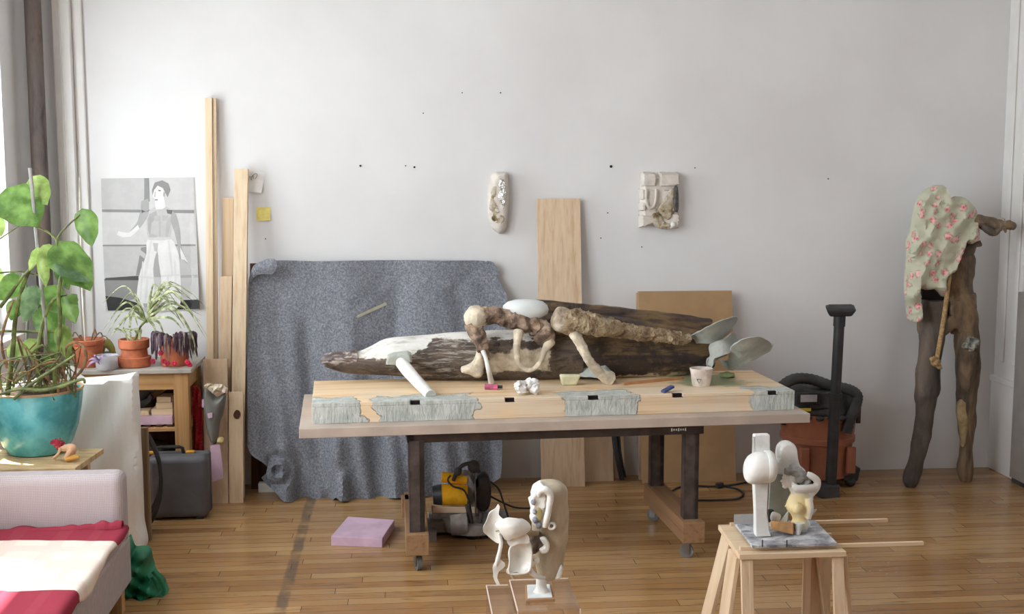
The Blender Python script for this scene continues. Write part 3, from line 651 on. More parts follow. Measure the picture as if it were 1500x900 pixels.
solo('wood_stick', 'thin brown wood stick lying on the pine slab', 'stick', MB().hexa([a, b, b+V(0,.02,0), a+V(0,.02,0), a+V(0,0,.014), b+V(0,0,.014), b+V(0,.02,.014), a+V(0,.02,.014)]), wood('stick_wood', (196,146,100),(160,112,72),0), smooth=False, bevel=.001)
c = F(978,575,SZ); m = MB().obox(c+V(0,0,.017), (.072,.03,.014), (.0,-.32,.5))
solo('blue_block', 'small dark blue block tilted by a notch in the slab', 'block', m, plain('navy_rubber', (66,82,128), .6), bevel=.003)
c = F(1030,567,SZ)+V(0,.045,0); T = Thing('plastic_cup', 'translucent white plastic cup with dried plaster on the slab', 'cup', c)
M['cup'] = plain('plaster_stained_cup', (226,214,204), .5, .1, 16, .2, 50)
T.part('cup_body', MB().lathe([(.046,0),(.049,.004),(.0575,.072),(.062,.088),(.062,.094),(.058,.094),(.053,.072),(.044,.006),(.0001,.006)], c, 32), M['cup'])
m = MB(); 
for s in ([(1021,556),(1027,556),(1024,562),(1021,556)],): m.tube([P(x,y,c.y-.058) for x, y in s], .0022, 5)
T.part('cup_mark', m, GY[1])
T.part('cup_plaster', MB().lathe([(.0001,.03),(.048,.03),(.049,.034),(.0001,.034)], c, 24), M['plaster'])
c = F(1067,555,SZ)
solo('green_lump', 'small green clay lump beside the plastic cup', 'clay', MB().ell(c+V(0,.03,.014), (.045,.03,.02)).rough(.008,40).warp(lambda p: V(p.x,p.y,max(p.z,SZ+.0005))), plain('green_clay', (136,150,104), .7, .15))

# ------------------------------------------------------------------ mitre saw under the table
c0 = F(690,795)+V(0,.22,0); YS = c0.y
T = Thing('mitre_saw', 'yellow motor mitre saw standing on the floor under the worktable', 'power saw', V(c0.x, YS, 0))
M['yellow'] = plain('yellow_tool_plastic', (228,168,30), .4, .08, 12, .05)
M['cast'] = plain('grey_cast_metal', (150,146,142), .5, .12, 16, .15, 60)
m = MB().box(c0.x-.22,c0.x+.23,YS-.10,YS+.14,.02,.075).box(c0.x-.235,c0.x-.185,YS-.19,YS+.1,0,.05).box(c0.x+.16,c0.x+.20,YS-.16,YS+.1,0,.03)
T.part('base', m, M['cast'], smooth=False, bevel=.006)
T.part('turntable', MB().lathe([(.17,.03),(.175,.05),(.17,.085),(.0001,.088)], V(c0.x+.02,YS-.04,0), 32), M['cast'])
m = MB(); fz = lambda y: P(700,y,YS-.03).z
m.prism([P(x,y,YS-.03) for x, y in [(632,742),(642,745),(644,752),(654,752),(656,745),(706,745),(706,755),(690,758),(690,770),(634,772)]], (0,.025,0))
T.part('fence', m, M['cast'], smooth=False, bevel=.003)
T.part('fence_board', MB().hexa([P(x,y,YS-.045+d) for x, y, d in ((634,752,0),(700,752,0),(700,752,.014),(634,752,.014),(634,743,0),(700,743,0),(700,743,.014),(634,743,.014))]), M['pinex'], smooth=False)
T.part('drum', MB().cyl(P(660,770,YS-.16), P(684,768,YS-.16), .055, 24, .062), M['cast'])
T.part('motor', MB().cyl(P(646,725,YS-.02), P(684,726,YS-.02), .058, 28), M['yellow'])
T.part('motor_cap', MB().cyl(P(634,726,YS-.02), P(647,725,YS-.02), .050, 28, .060), M['black'])
m = MB().cyl(P(647,699,YS-.0), P(684,703,YS-.0), .030, 20)
T.part('upper_housing', m, M['yellow'])
m = MB().relief([(676,694),(690,695),(697,712),(704,740),(712,756),(700,758),(686,742),(679,720)], YS, dome(.02,4), .05, 3)
T.part('saw_arm', m, M['cast'])
T.part('blade_guard', MB().relief([(696,716),(700,702),(708,694),(715,697),(719,712),(719,732),(715,746),(706,750),(697,742),(694,730)], YS-.05, dome(.02,4), .05, 3), M['black'])
bl = MB().cyl(V(c0.x+.03,YS-.01,.21), V(c0.x+.034,YS-.01,.21), .12, 40)
T.part('saw_blade', bl, M['zinc'])
m = MB().tube([P(664,704,YS-.03),P(670,690,YS-.05),P(680,681,YS-.06),P(694,680,YS-.04),P(702,692,YS-.02)], .011, 10, smooth=4)
m.ell(P(694,684,YS-.02), (.034,.03,.038)).ell(P(671,691,YS-.05), (.022,.02,.024))
T.part('handle', m, M['dullblack'])
m = MB().tube([P(660,697,YS-.09),P(656,704,YS-.1),P(664,713,YS-.1),P(680,719,YS-.1),P(688,740,YS-.12),P(692,765,YS-.14)], .0055, 8, smooth=5)
m.tube([P(718,706,YS-.02),P(730,716,YS),P(737,735,YS),P(745,760,YS-.02)], .0055, 8, smooth=5).tube([P(718,727,YS),P(735,736,YS+.02),P(756,744,YS+.05),P(782,745,YS+.1)], .0055, 8, smooth=5)
T.part('power_cord', m, M['black'])
m = MB()
for s in ([(684,740),(690,765),(702,792)],[(706,752),(700,775),(690,796)],[(688,770),(698,778),(712,790)]): m.tube([P(x,y,YS-.15) for x, y in s], .012, 8, smooth=3)
m.ell(P(692,784,YS-.15), (.035,.03,.03)); T.part('lock_lever', m, M['dullblack'])
m = MB().tube([P(762,712,6.9),P(778,705,6.9),P(800,700,6.95)], .03, 10)

# ------------------------------------------------------------------ on the floor
a, b, c_, d_ = F(485,800), F(560,803), F(578,775), F(510,770)
m = MB().hexa([a, b, c_, d_]+[q+V(0,0,.052) for q in (a, b, c_, d_)])
solo('pink_foam_board', 'pink foam sheet lying flat on the plank floor', 'foam board', m, M['pinkfoam'], smooth=False, bevel=.003)
m = MB().tube([F(1126,694,.006),F(1100,705,.006),F(1070,711,.006),F(1040,713,.006),F(1005,712,.006),F(983,721,.006),F(990,731,.006),F(1020,733,.006),F(1050,733,.006),F(1080,731,.006),F(1089,724,.006),F(1080,717,.006),F(1064,713,.008)], .007, 8, smooth=6)
T = Thing('extension_cord', 'black power cord looped on the floor below the MDF panel', 'cord', F(1035,720))
T.part('cord', m, M['black']); T.part('plug', MB().obox(F(1054,712,.016)+V(0,0,.004), (.05,.03,.032), (0,0,.5)), M['black'], bevel=.005)
m = MB()
m.tube([P(899,590,7.50),P(900,640,7.47),P(904,668,7.44),F(911,702,.015)], .017, 10, smooth=6); m.tube([P(904,590,7.51),P(906,640,7.5),P(909,670,7.48),F(915,699,.015)], .012, 10, smooth=6)
solo('rubber_hose', 'black rubber hose hanging beside the boards under the worktable', 'hose', m, M['black'])

# ------------------------------------------------------------------ shop vacuum
vc = V(0,7.365,0); vc.x = P(1196,680,7.365).x
T = Thing('shop_vacuum', 'dusty black and orange shop vacuum by the wall', 'vacuum', vc)
M['orange'] = blotch('dusty_orange_plastic', [(138,88,68),(158,100,76),(172,112,86)], 5, rough=.6, bump=.1)
T.part('bucket', MB().lathe([(.19,.05),(.205,.06),(.222,.28),(.236,.285),(.236,.315),(.228,.32),(.238,.43),(.246,.45),(.246,.475),(.0001,.475)], vc, 40), M['orange'])
for s in (-1,1): T.part('bucket_rib', MB().box(vc.x+s*.15-.03, vc.x+s*.15+.03, vc.y-.215, vc.y-.185, .1, .27), M['orange'], bevel=.008)
m = MB().lathe([(.245,.47),(.247,.50),(.225,.53),(.205,.58),(.17,.63),(.11,.655),(.0001,.662)], vc, 40)
m.box(vc.x-.14, vc.x+.06, vc.y-.235, vc.y-.1, .52, .63)
T.part('lid', m, M['dullblack'], bevel=.012)
c = P(1184,584,vc.y-.24); T.part('switch_panel', MB().obox(c+V(0,.0,0), (.15,.02,.075)), M['black'], bevel=.005)
T.part('display_window', MB().obox(c+V(0,-.011,.002), (.105,.006,.045)), plain('pale_grey_window', (176,176,184), .2), bevel=.002)
T.part('caution_label', MB().obox(P(1179,600.5,vc.y-.245), (.075,.012,.018)), plain('yellow_label', (214,184,60), .5), smooth=False)
m = MB()
for i in range(9):
    a = -PI/2+(i-4)*.3; m.ell(vc+V(.247*math.cos(a), .247*math.sin(a), .465), (.03,.02,.016), (0,0,a+PI/2), 10, 8)
T.part('rim_dirt', m.rough(.01,40), M['dullblack'])
for s in (-1,1): T.part('latch', MB().obox(vc+V(s*.245,-.03,.45), (.03,.08,.12)), M['black'], bevel=.006)
m = MB().tube([P(1137,612,7.16),P(1136,592,7.16),P(1143,570,7.17),P(1162,556,7.2),P(1188,556,7.21),P(1216,565,7.19),P(1243,571,7.16),P(1255,579,7.14),P(1254,592,7.13),P(1246,612,7.13),P(1240,634,7.13)], .036, 14, smooth=8)
for i in range(len(m.v)//14):
    if i % 2:
        q = m.v[i*14:(i+1)*14]; cc = sum(q, V(0,0,0))/14
        for j in range(14): m.v[i*14+j] = cc+(q[j]-cc)*.90
T.part('hose', m, M['dullblack'], angle=80)
for s in ((-.16,-.16),(.17,-.15),(.18,.14),(-.17,.14)):
    T.part('foot_caster', MB().ell(vc+V(s[0],s[1],.03), (.035,.035,.029)).obox(vc+V(s[0]*.9,s[1]*.9,.06),(.06,.06,.03)), M['black'])
T.part('side_foot', MB().obox(vc+V(.235,.04,.05), (.1,.12,.09), (0,.2,0)), M['black'], bevel=.012)
wb_ = F(1216,727)+V(0,0,.012); wt = P(1230,462,wb_.y-.01)
T2 = Thing('vacuum_wand', 'black vacuum wand standing upright with its floor nozzle on top', 'vacuum wand', V(wb_.x, wb_.y, 0))
m = MB(); wt.y = wb_.y-.01
m.cyl(wb_, lerp(wb_,wt,.55), .034, 20); m.cyl(lerp(wb_,wt,.53), lerp(wb_,wt,.57), .04, 20); m.cyl(lerp(wb_,wt,.55), wt, .0315, 20); m.cyl(lerp(wb_,wt,.94), wt, .036, 20)
T2.part('wand_tube', m, M['black'])
m = MB().hexa([wt+V(*q) for q in ((-.075,-.045,-.005),(.06,-.045,-.005),(.075,.03,0),(-.06,.03,0),(-.105,-.06,.035),(.088,-.055,.035),(.11,.045,.062),(-.08,.045,.062))])
T2.part('floor_nozzle', m, M['black'], bevel=.012, bseg=3)
T2.part('nozzle_slot', MB().hexa([wt+V(*q) for q in ((-.085,-.04,.036),(.072,-.038,.036),(.085,.03,.056),(-.062,.03,.056),(-.085,-.04,.042),(.072,-.038,.042),(.085,.03,.064),(-.062,.03,.064))]), M['dullblack'], bevel=.002)
T2.part('foot_cuff', MB().obox(wb_+V(-.02,-.0,.02), (.13,.10,.10), (0,0,.2)), M['dullblack'], bevel=.015)

# ------------------------------------------------------------------ standing driftwood figure
T = Thing('standing_figure', 'standing headless driftwood figure wearing a floral shirt against the wall', 'sculpture', V(F(1370,710).x, 7.25, 0))
M['drift'] = blotch('brown_driftwood', [(62,52,44),(98,84,70),(136,114,88),(84,72,62)], 7, (1,1,.35), .55, .5, 35, dist=1)
M['driftg'] = blotch('grey_driftwood', [(60,54,50),(100,90,82),(126,112,98)], 6, (1,1,.3), .65, .5, 35)
M['hollow'] = plain('dark_hollow_wood', (36,30,27), .8, .2)
def vloft(prof, Yf, k=.9, seg=20, amp=.012, nsc=12):
    pts = crv([Vector(p) for p in prof], 4); rings = []
    for q in pts:
        Y = Yf(q.x) if callable(Yf) else Yf
        a, b = P(q.y, q.x, Y), P(q.z, q.x, Y); c = (a+b)/2; h = (b-a).length/2; ring = []
        for j in range(seg):
            th = 2*PI*j/seg; p = c+V(math.cos(th)*h, math.sin(th)*h*k, 0); ring.append(p+V(N(p,nsc),N(p,nsc,4.4),N(p,nsc,8.8))*amp)
        rings.append(ring)
    return rings
ly = lambda y: lerp(7.33, 7.17, max(0, min(1, (y-460)/255)))
T.part('leg', MB().loft(vloft([(440,1352,1388),(470,1350,1386),(500,1348,1382),(540,1343,1377),(575,1341,1375),(583,1341,1372),(600,1343,1369),(640,1336,1362),(675,1331,1353),(692,1325,1349),(706,1323,1345),(715,1327,1338)], ly)), M['driftg'])
ly2 = lambda y: lerp(7.33, 7.27, max(0, min(1, (y-460)/255)))
T.part('leg', MB().loft(vloft([(430,1394,1428),(460,1396,1430),(500,1399,1434),(530,1400,1434),(560,1402,1434),(572,1402,1431),(584,1401,1429),(610,1402,1429),(640,1405,1427),(665,1405,1424),(685,1402,1425),(698,1403,1424),(709,1408,1419)], ly2)), M['drift'])
# knee knot and inlaid shells
T.part('shell_knot', MB().ell(P(1421,503,7.24), (.035,.03,.045)).rough(.03,40), blotch('grey_shell', [(70,72,70),(150,150,144),(210,206,196)], 30, bump=.8))
T.part('shin_inlay', MB().relief([(1404,590),(1412,586),(1420,600),(1416,640),(1410,655),(1407,630),(1403,610)], lambda x, y: ly2(y)-.045, dome(.012,4), .02, 3), blotch('amber_inlay', [(112,96,70),(166,146,108),(190,174,140)], 12, rough=.35))
T.part('torso', MB().loft(vloft([(350,1400,1420),(365,1396,1424),(385,1392,1429),(402,1388,1427),(412,1386,1424),(428,1384,1425),(450,1386,1424),(470,1388,1428),(490,1393,1430)], 7.34, .75)), M['drift'])
T.part('back_panel', MB().relief([(1352,405),(1388,412),(1386,440),(1382,464),(1352,466),(1350,430)], 7.36, lambda d: .01, .02, 5), M['hollow'])
T.part('pelvis', MB().relief([(1352,463),(1384,463),(1390,440),(1424,430),(1430,468),(1428,492),(1404,492),(1394,484),(1384,492),(1354,496),(1349,480)], 7.33, dome(.06,9), .06, 4).rough(.010,16), M['drift'])
T.part('branch_stub', MB().tube([P(1404,380,7.34),P(1418,368,7.31),P(1428,360,7.29),P(1437,357,7.28)], [.05,.04,.02,.022], 12, smooth=4).rough(.008,30), M['driftg'])
ar = MB().tube([P(1412,325,7.3),P(1428,324,7.27),P(1445,327,7.24),P(1462,330,7.21),P(1472,329,7.19)], [.045,.043,.044,.034,.036], 14, smooth=5).rough(.008,24)
arm = T.part('arm', ar, M['drift'])
T.part('forearm_bark', MB().tube([P(1440,332,7.22),P(1450,338,7.2),P(1456,342,7.2),P(1466,334,7.19)], [.024,.026,.022,.014], 10, smooth=4).rough(.006,40), M['driftg'], up=arm)
T.part('hand', MB().ell(P(1477,330,7.18), (.045,.035,.03)).ell(P(1484,331,7.17), (.02,.025,.024)).tube([P(1472,334,7.17),P(1474,341,7.17)], [.014,.006], 8).rough(.008,40), M['drift'], up=arm)
T.part('arm_band', MB().torus(P(1466,329,7.2), .036, .006, (0,PI/2,.3)), plain('pale_thread', (170,160,150), .8), up=arm)
# floral shirt
t = NT('floral_cotton'); v = t.map()
vo = t.n('TexVoronoi'); vo.inputs['Scale'].default_value = 15; t.l(t.mix(.08, v, v) if False else v, vo.inputs['Vector'])
pet = t.n('TexVoronoi'); pet.inputs['Scale'].default_value = 46; t.l(v, pet.inputs['Vector'])
fl = t.ramp(t.math('ADD', vo.outputs['Distance'], t.math('MULTIPLY', t.math('SUBTRACT', t.noise(v,60,3), .5), .35)), [(.30,(255,255,255)),(.36,(0,0,0))])
lv = t.ramp(t.math('ADD', vo.outputs['Distance'], t.math('MULTIPLY', t.math('SUBTRACT', t.noise(v,45,3), .5), .6)), [(.36,(255,255,255)),(.42,(0,0,0))])
ground = t.mix(t.noise(v, 18, 4), (190,192,168), (206,206,186))
col = t.mix(t.math('MULTIPLY', lv, .5), ground, (132,146,112))
col = t.mix(fl, col, t.ramp(pet.outputs['Distance'], [(.15,(196,104,112)),(.45,(226,158,160)),(.7,(232,196,190))]))
M['floral'] = t.done(col, .85, t.noise(v,180,2), .1, .002, spec=.15)
so = [(1365,275),(1378,271),(1387,276),(1391,288),(1397,292),(1403,288),(1413,290),(1424,299),(1431,312),(1432,330),(1434,348),(1424,358),(1416,354),(1412,366),(1404,385),(1399,398),(1388,405),(1385,416),(1386,436),(1380,430),(1372,424),(1356,425),(1349,420),(1349,440),(1351,468),(1336,471),(1332,450),(1330,420),(1331,396),(1333,372),(1332,356),(1338,340),(1342,318),(1346,300),(1354,284)]
def shY(x, y):
    w = .020*math.sin((x*.9+y*.55)*.20+2.5*N((x*.03,y*.03,0),1))+.016*abs(math.sin((x*.55+y*.30)*.22+2*N((x*.05,y*.05,7),1)))+.03*N((x*.06,y*.04,3),1)+.012*N((x*.15,y*.12,3),1)
    return 7.22+.0012*max(0, x-1390)-.0+w
T.part('shirt', MB().relief(so, shY, dome(.055,9), .06, 3.2), M['floral'])
m = MB().tube([P(1392,396,7.21),P(1388,425,7.2),P(1382,470,7.18),P(1376,505,7.17),P(1372,528,7.165)], .014, 10, smooth=4)
rp = T.part('rope', m, M['rope'])
T.part('rope_knot', MB().ell(P(1371,531,7.16), (.03,.025,.03)).ell(P(1367,526,7.15), (.018,.015,.018)).ell(P(1376,538,7.15), (.016,.015,.018)).rough(.012,60), M['rope'], up=rp)

# ------------------------------------------------------------------ grey metal cabinet at the right
T = Thing('metal_cabinet', 'plain grey metal cabinet standing by the white corner pier', 'cabinet', V(4.06,6.9,0))
M['greymetal'] = plain('grey_painted_metal', (150,144,140), .45, .04, 5, .05)
T.part('body', MB().box(3.895,4.24,6.55,7.255,.03,1.235), M['greymetal'], smooth=False, bevel=.006)
T.part('top_panel', MB().box(3.925,4.24,6.55,7.225,1.235,1.262), M['greymetal'], smooth=False, bevel=.004)
T.part('plinth', MB().box(3.905,4.24,6.57,7.24,0,.03), M['dullblack'], smooth=False)
T.part('side_panel', MB().box(3.888,3.897,6.6,7.19,.09,1.19), M['greymetal'], smooth=False, bevel=.003)
h = MB().tube([P(1492,485,7.0)+V(0,0,0),P(1492,496,7.0),P(1504,499,6.95)], .008, 8)
T.part('handle', h.warp(lambda p: V(3.885,p.y+(p.x-3.885)*0-.0,p.z)) if False else MB().box(3.865,3.89,7.085,7.10,.955,1.03).box(3.865,3.89,6.95,7.10,.945,.96), M['zinc'], smooth=False, bevel=.002)

# ------------------------------------------------------------------ desk with plants
DX0, DX1, DY0, DY1, DZ = -1.98, -1.243, 7.06, 7.56, .845
T = Thing('desk', 'small old wooden desk holding the potted plants against the wall', 'desk', V((DX0+DX1)/2, 7.3, 0))
T.part('desk_top', MB().box(DX0,DX1,DY0,DY1,DZ-.025,DZ), plain('grey_worn_top', (178,172,164), .45, .08, 6), smooth=False, bevel=.003)
m = MB().box(DX0+.03,DX1-.03,DY0+.03,DY0+.055,DZ-.125,DZ-.025).box(DX1-.055,DX1-.03,DY0+.03,DY1-.02,DZ-.125,DZ-.025).box(DX0+.03,DX1-.03,DY1-.045,DY1-.02,DZ-.125,DZ-.025)
T.part('apron', m, M['oakx'], smooth=False, bevel=.002)
for x in (DX0+.02, DX1-.11):
    for y in (DY0+.02, DY1-.09): T.part('leg', MB().box(x,x+.085,y,y+.07,0,DZ-.025), M['oak'], smooth=False, bevel=.003)
T.part('shelf', MB().box(DX0+.03,DX1-.03,DY0+.03,DY1-.03,.47,.49), M['oakx'], smooth=False, bevel=.002)
T.part('shelf', MB().box(DX0+.03,DX1-.03,DY0+.03,DY1-.03,.16,.18), M['oakx'], smooth=False, bevel=.002)
T.part('back_panel', MB().box(DX0+.05,DX1-.12,DY1-.05,DY1-.035,.18,.72), M['darkboard'], smooth=False)
# on the desk shelf
def blk(name, label, x0, x1, y0, y1, z0, z1, mat, rz=0, cat='block', group=None):
    c = V((x0+x1)/2,(y0+y1)/2,(z0+z1)/2)
    return solo(name, label, cat, MB().obox(c, (x1-x0,y1-y0,z1-z0), (0,0,rz)), mat, smooth=False, bevel=.002, group=group)
blk('pink_foam_sheet', 'pink foam sheet on the desk shelf under wood blocks', -1.62,-1.375,7.13,7.4,.503,.555, M['pinkfoam'], 0, 'foam board')
m = MB()
for i in range(4): m.box(-1.6+.065*i,-1.565+.065*i,7.12,7.42,.4905,.5025)
solo('slat_rack', 'small dark slats under the pink foam sheet on the desk shelf', 'slats', m, M['darkboard'], smooth=False)
blk('wood_block', 'lowest light wood block on the pink foam sheet', -1.50,-1.375,7.15,7.30,.556,.592, M['pinex'])
blk('wood_block', 'middle light wood block in the desk shelf stack', -1.48,-1.385,7.16,7.30,.593,.628, M['pinex'], .1)
blk('wood_block', 'topmost light wood block in the desk shelf stack', -1.465,-1.38,7.17,7.29,.629,.662, M['pinex'], -.12)
blk('wood_block', 'flat pale wood block left of the desk shelf stack', -1.60,-1.515,7.14,7.24,.556,.585, M['piney'], .05)
m = MB().obox(V(-1.52,7.37,.645), (.23,.03,.04), (0,-.62,0))
solo('wood_offcut', 'slanting brown wood offcut behind the desk shelf blocks', 'offcut', m, M['oakx'], smooth=False, bevel=.002)
m = MB().tube([V(-1.60,7.32,.60),V(-1.585,7.30,.66),V(-1.54,7.28,.70),V(-1.50,7.28,.675)], [.035,.04,.045,.02], 10, smooth=4, flat=.5).tube([V(-1.62,7.29,.59),V(-1.55,7.28,.615),V(-1.52,7.28,.65)], [.03,.022,.012], 8, smooth=3)
solo('grey_clamp', 'bent grey plastic clamp on the desk shelf', 'clamp', m.rough(.006,40), plain('grey_clamp_plastic', (96,96,96), .5))
m = MB().relief([(277,575),(284,566),(292,571),(296,600),(297,650),(297,700),(298,729),(276,730),(277,690),(276,640)], lambda x, y: 7.25+.015*math.sin(x*.8+y*.05), lambda d: .008+.012*min(1, d/5), .01, 3)
solo('red_cloth', 'red cloth hanging at the right end of the desk behind the tool case', 'cloth', m.warp(lambda p: V(max(p.x,DX1-.029),p.y,max(p.z,.001))), plain('red_cotton', (168,28,38), .8, .2))
solo('dark_bundle', 'dark crumpled bag on the lowest desk shelf', 'bag', MB().ell(V(-1.55,7.28,.30), (.14,.11,.09)).rough(.03,10).rough(.015,30).warp(lambda p: V(p.x,p.y,max(p.z,.181))), plain('dark_bag_plastic', (62,56,50), .5, .3))

def pot(T, c, rim, bot, h, band=.03):
    T.part('pot', MB().lathe([(bot,0),(bot+.004,.004),(rim-.012,h-band-.004),(rim-.004,h-band),(rim,h-band+.004),(rim+.002,h-.003),(rim-.002,h),(rim-.012,h),(rim-.02,h-.02),(.0001,h-.02)], c, 36), M['terra'])
    T.part('soil', MB().lathe([(.0001,h-.017),(rim-.022,h-.018),(rim-.024,h-.024),(.0001,h-.024)], c, 24).rough(.006,60), M['soil'])
def onto(x, Y): return V(P(x, 500, Y).x, Y, DZ)
def blade(m, pts, w, twist=.3, sm=6):
    pts = crv(pts, sm); n = len(pts); L = []
    for i, p in enumerate(pts):
        tdir = (pts[min(i+1,n-1)]-pts[max(i-1,0)]).normalized(); side = tdir.cross(V(.25,-.95,.3))
        if side.length < 1e-4: side = V(1,0,0)
        side.normalize(); k = w*(math.sin(PI*min(1, .12+.88*i/(n-1)))**.6)*(1-.55*i/(n-1))
        L.append((p-side*k, p-V(0,.0015,.001), p+side*k))
    b = len(m.v); m.v += [q for r in L for q in r]
    for i in range(n-1):
        for j in (0,1): m.f.append((b+i*3+j, b+i*3+j+1, b+i*3+j+4, b+i*3+j+3)); m.m.append(m.cm)
M['spider'] = plain('pale_striped_blade', (150,168,104), .5, .25, 30, .1, c2=(206,212,170))
# pot 1: clay pot with bare twigs
c = onto(127, 7.22); T = Thing('clay_pot', 'terracotta pot with a thin cane and bare soil on the desk', 'plant pot', c)
pot(T, c, .103, .074, .165)
m = MB().tube([c+V(-.01,.01,.13),c+V(-.02,.02,.5),P(116,260,7.5)], .005, 6, smooth=3); T.part('cane', m, plain('pale_cane', (222,216,200), .6))
m = MB()
for q in ((-.08,.0,.05),(.1,-.02,.05),(.05,.03,.06),(-.03,-.04,.04),(.13,-.03,.03)): m.tube([c+V(q[0]*.3,q[1],.14), c+V(q[0]*.8,q[1],.155+q[2]), c+V(q[0],q[1]*1.2,.15+q[2]*.6)], .004, 5, smooth=3)
T.part('twigs', m, M['root'])
# clear tub with ribbon
c = onto(155, 7.10); T = Thing('plastic_tub', 'clear plastic tub with a lilac ribbon on the desk', 'tub', c)
t = NT('cloudy_plastic'); M['cloud'] = t.done((226,226,236), .35, spec=.5, Alpha=.55)
T.part('tub_body', MB().lathe([(.055,0),(.06,.01),(.065,.085),(.062,.085),(.057,.01),(.0001,.008)], c, 28), M['cloud'])
T.part('tub_filling', MB().lathe([(.0001,.012),(.055,.012),(.058,.045),(.0001,.05)], c, 20).rough(.006,60), blotch('moss_soil', [(60,64,48),(96,100,70),(130,130,104)], 40, bump=.8))
m = MB()
for q in ((-.09,-.05,.06),(-.05,-.075,.10),(-.10,-.06,.02),(-.02,-.08,.04),(.02,-.07,.09)): blade(m, [c+V(-.03,-.06,.06), c+V((q[0]-.03)/2,q[1]-.02,(q[2]+.09)/2), c+V(q[0],q[1],q[2])], .008)
T.part('ribbon', m, plain('lilac_ribbon', (186,164,206), .5))
# dried leaf behind
c = onto(158, 7.38); T = Thing('dry_plant', 'yellowing dried leaf in a dark little pot behind the tub', 'plant', c)
T.part('pot', MB().lathe([(.035,0),(.045,.06),(.0001,.06)], c, 20), M['black'])
T.part('leaf', MB().relief([(149,512),(152,501),(158,496),(164,501),(169,512),(167,522),(161,516),(155,510),(152,520)], 7.36, lambda d: .002+.002*min(1,d/3), .001, 3), plain('dry_leaf', (206,178,112), .7, .2, 30, c2=(150,170,84)))
# spider plant
c = onto(196, 7.20); T = Thing('spider_plant', 'spider plant with long pale arching blades in a terracotta pot', 'plant', c)
pot(T, c, .088, .078, .165, .055)
T.part('saucer', MB().lathe([(.083,.0),(.092,.004),(.098,.058),(.092,.06),(.0001,.06)], c, 36), M['terra'])
m = MB(); random.seed(11); hub = P(215,468,7.2)
for i in range(25):
    a = random.uniform(-.3, PI+.3) if i < 20 else random.uniform(-.9, .4); L = random.uniform(.16,.42); up = random.uniform(.02,.17)
    dx, dy = math.cos(a)*L*.8+.06, random.uniform(-.16,.14)*L*2
    e = hub+V(dx, dy, up-random.uniform(.0,.32)*abs(dx)*2); mid = hub+V(dx*.45, dy*.5, up+.05)
    blade(m, [hub+V(0,0,-.02), mid, e], random.uniform(.005,.008))
for s in ([(215,468),(224,450),(236,440),(250,432)],[(222,448),(228,440),(240,436),(256,438)],[(222,446),(225,438),(232,432)],[(215,465),(250,450),(270,470),(284,500),(286,528)],[(212,470),(190,462),(174,478),(163,492)],[(190,480),(192,462),(196,460),(202,478)],[(214,466),(226,480),(224,505)],[(216,468),(232,472),(240,490)],[(218,466),(250,466),(266,482)]):
    blade(m, [P(x,y,7.18-.0004*(x-215)) for x, y in s], .010)
for i in range(9):
    a = random.uniform(-2.6,-.4); e = c+V(random.uniform(-.06,.05), random.uniform(-.04,.03), .15); blade(m, [e, e+V(random.uniform(-.07,.03),0,.07), e+V(random.uniform(-.11,.03),-.02,random.uniform(.02,.09))], .007)
T.part('foliage', m, M['spider'])
m = MB().tube([c+V(.0,0,.14),P(205,480,7.2),hub,P(222,450,7.18),P(232,440,7.17)], [.006,.006,.008,.008,.003], 8, smooth=4); T.part('stalk', m, M['stem'])
# purple trailing plant
M['magenta'] = plain('magenta_petal', (206,36,72), .5, .2)
c = onto(255, 7.22); T = Thing('trailing_plant', 'purple trailing plant with pink flowers spilling over a terracotta pot', 'plant', c); T.zmin = DZ
pot(T, c, .098, .075, .16)
m = MB(); m2 = MB(); random.seed(5)
for i in range(95):
    a = random.uniform(-PI*1.05, .15); r = .10+random.uniform(0,.025); zt = .165+random.uniform(-.01,.035); Lz = random.uniform(.05,.13)
    p0 = c+V(math.cos(a)*.06, math.sin(a)*.06, zt-.01); p1 = c+V(math.cos(a)*r, math.sin(a)*r, zt+.01); p2 = c+V(math.cos(a)*(r+.012), math.sin(a)*(r+.012), zt-Lz)
    m.cm = i % 3; blade(m, [p0, p1, lerp(p1,p2,.5)+V(0,-.008,0), p2], random.uniform(.006,.011), sm=4)
for q in ((-.115,-.06,.035),(-.04,-.115,.045),(-.02,-.12,.03),(.09,-.08,.03),(.10,-.07,.01),(-.06,-.10,.09),(.02,-.12,.03)):
    m2 = MB()
    for k in range(6):
        a = k*PI/3; p = c+V(*q); m2.ell(p+V(math.cos(a)*.009,-.004,math.sin(a)*.009), (.008,.005,.008), seg=8, rg=6)
    T.part('flower', m2, M['magenta'])
T.part('foliage', m, [plain('purple_leaf', (98,72,96), .45, .25, 30), plain('dark_maroon_leaf', (70,48,56), .5, .25, 30), plain('grey_mauve_leaf', (138,126,124), .5, .2, 30)])

# ------------------------------------------------------------------ tool case, hose coil, mask, foam slab
cx0, cx1 = -1.475, -1.135
T = Thing('tool_case', 'dark grey plastic tool case with a handle on the floor', 'case', V((cx0+cx1)/2,6.97,0))
M['case'] = plain('dark_grey_case', (92,92,96), .55, .06, 8, .2, 120)
T.part('shell', MB().box(cx0,cx1,6.84,6.965,.012,.372), M['case'], bevel=.035, bseg=4)
T.part('shell', MB().box(cx0,cx1,6.968,7.02,.012,.372), M['case'], bevel=.018, bseg=4)
hz = .372; hx = P(249,672,6.95).x
T.part('handle', MB().tube([V(hx-.075,6.955,hz-.01),V(hx-.072,6.95,hz+.03),V(hx-.055,6.95,hz+.036),V(hx+.055,6.95,hz+.036),V(hx+.072,6.95,hz+.03),V(hx+.078,6.955,hz-.01)], .0105, 8), M['black'])
for s in (-.115,.115): T.part('latch', MB().obox(V(hx+s*1.0,6.96,hz+.003), (.05,.035,.012)), plain('orange_latch', (220,160,50), .5), bevel=.003)
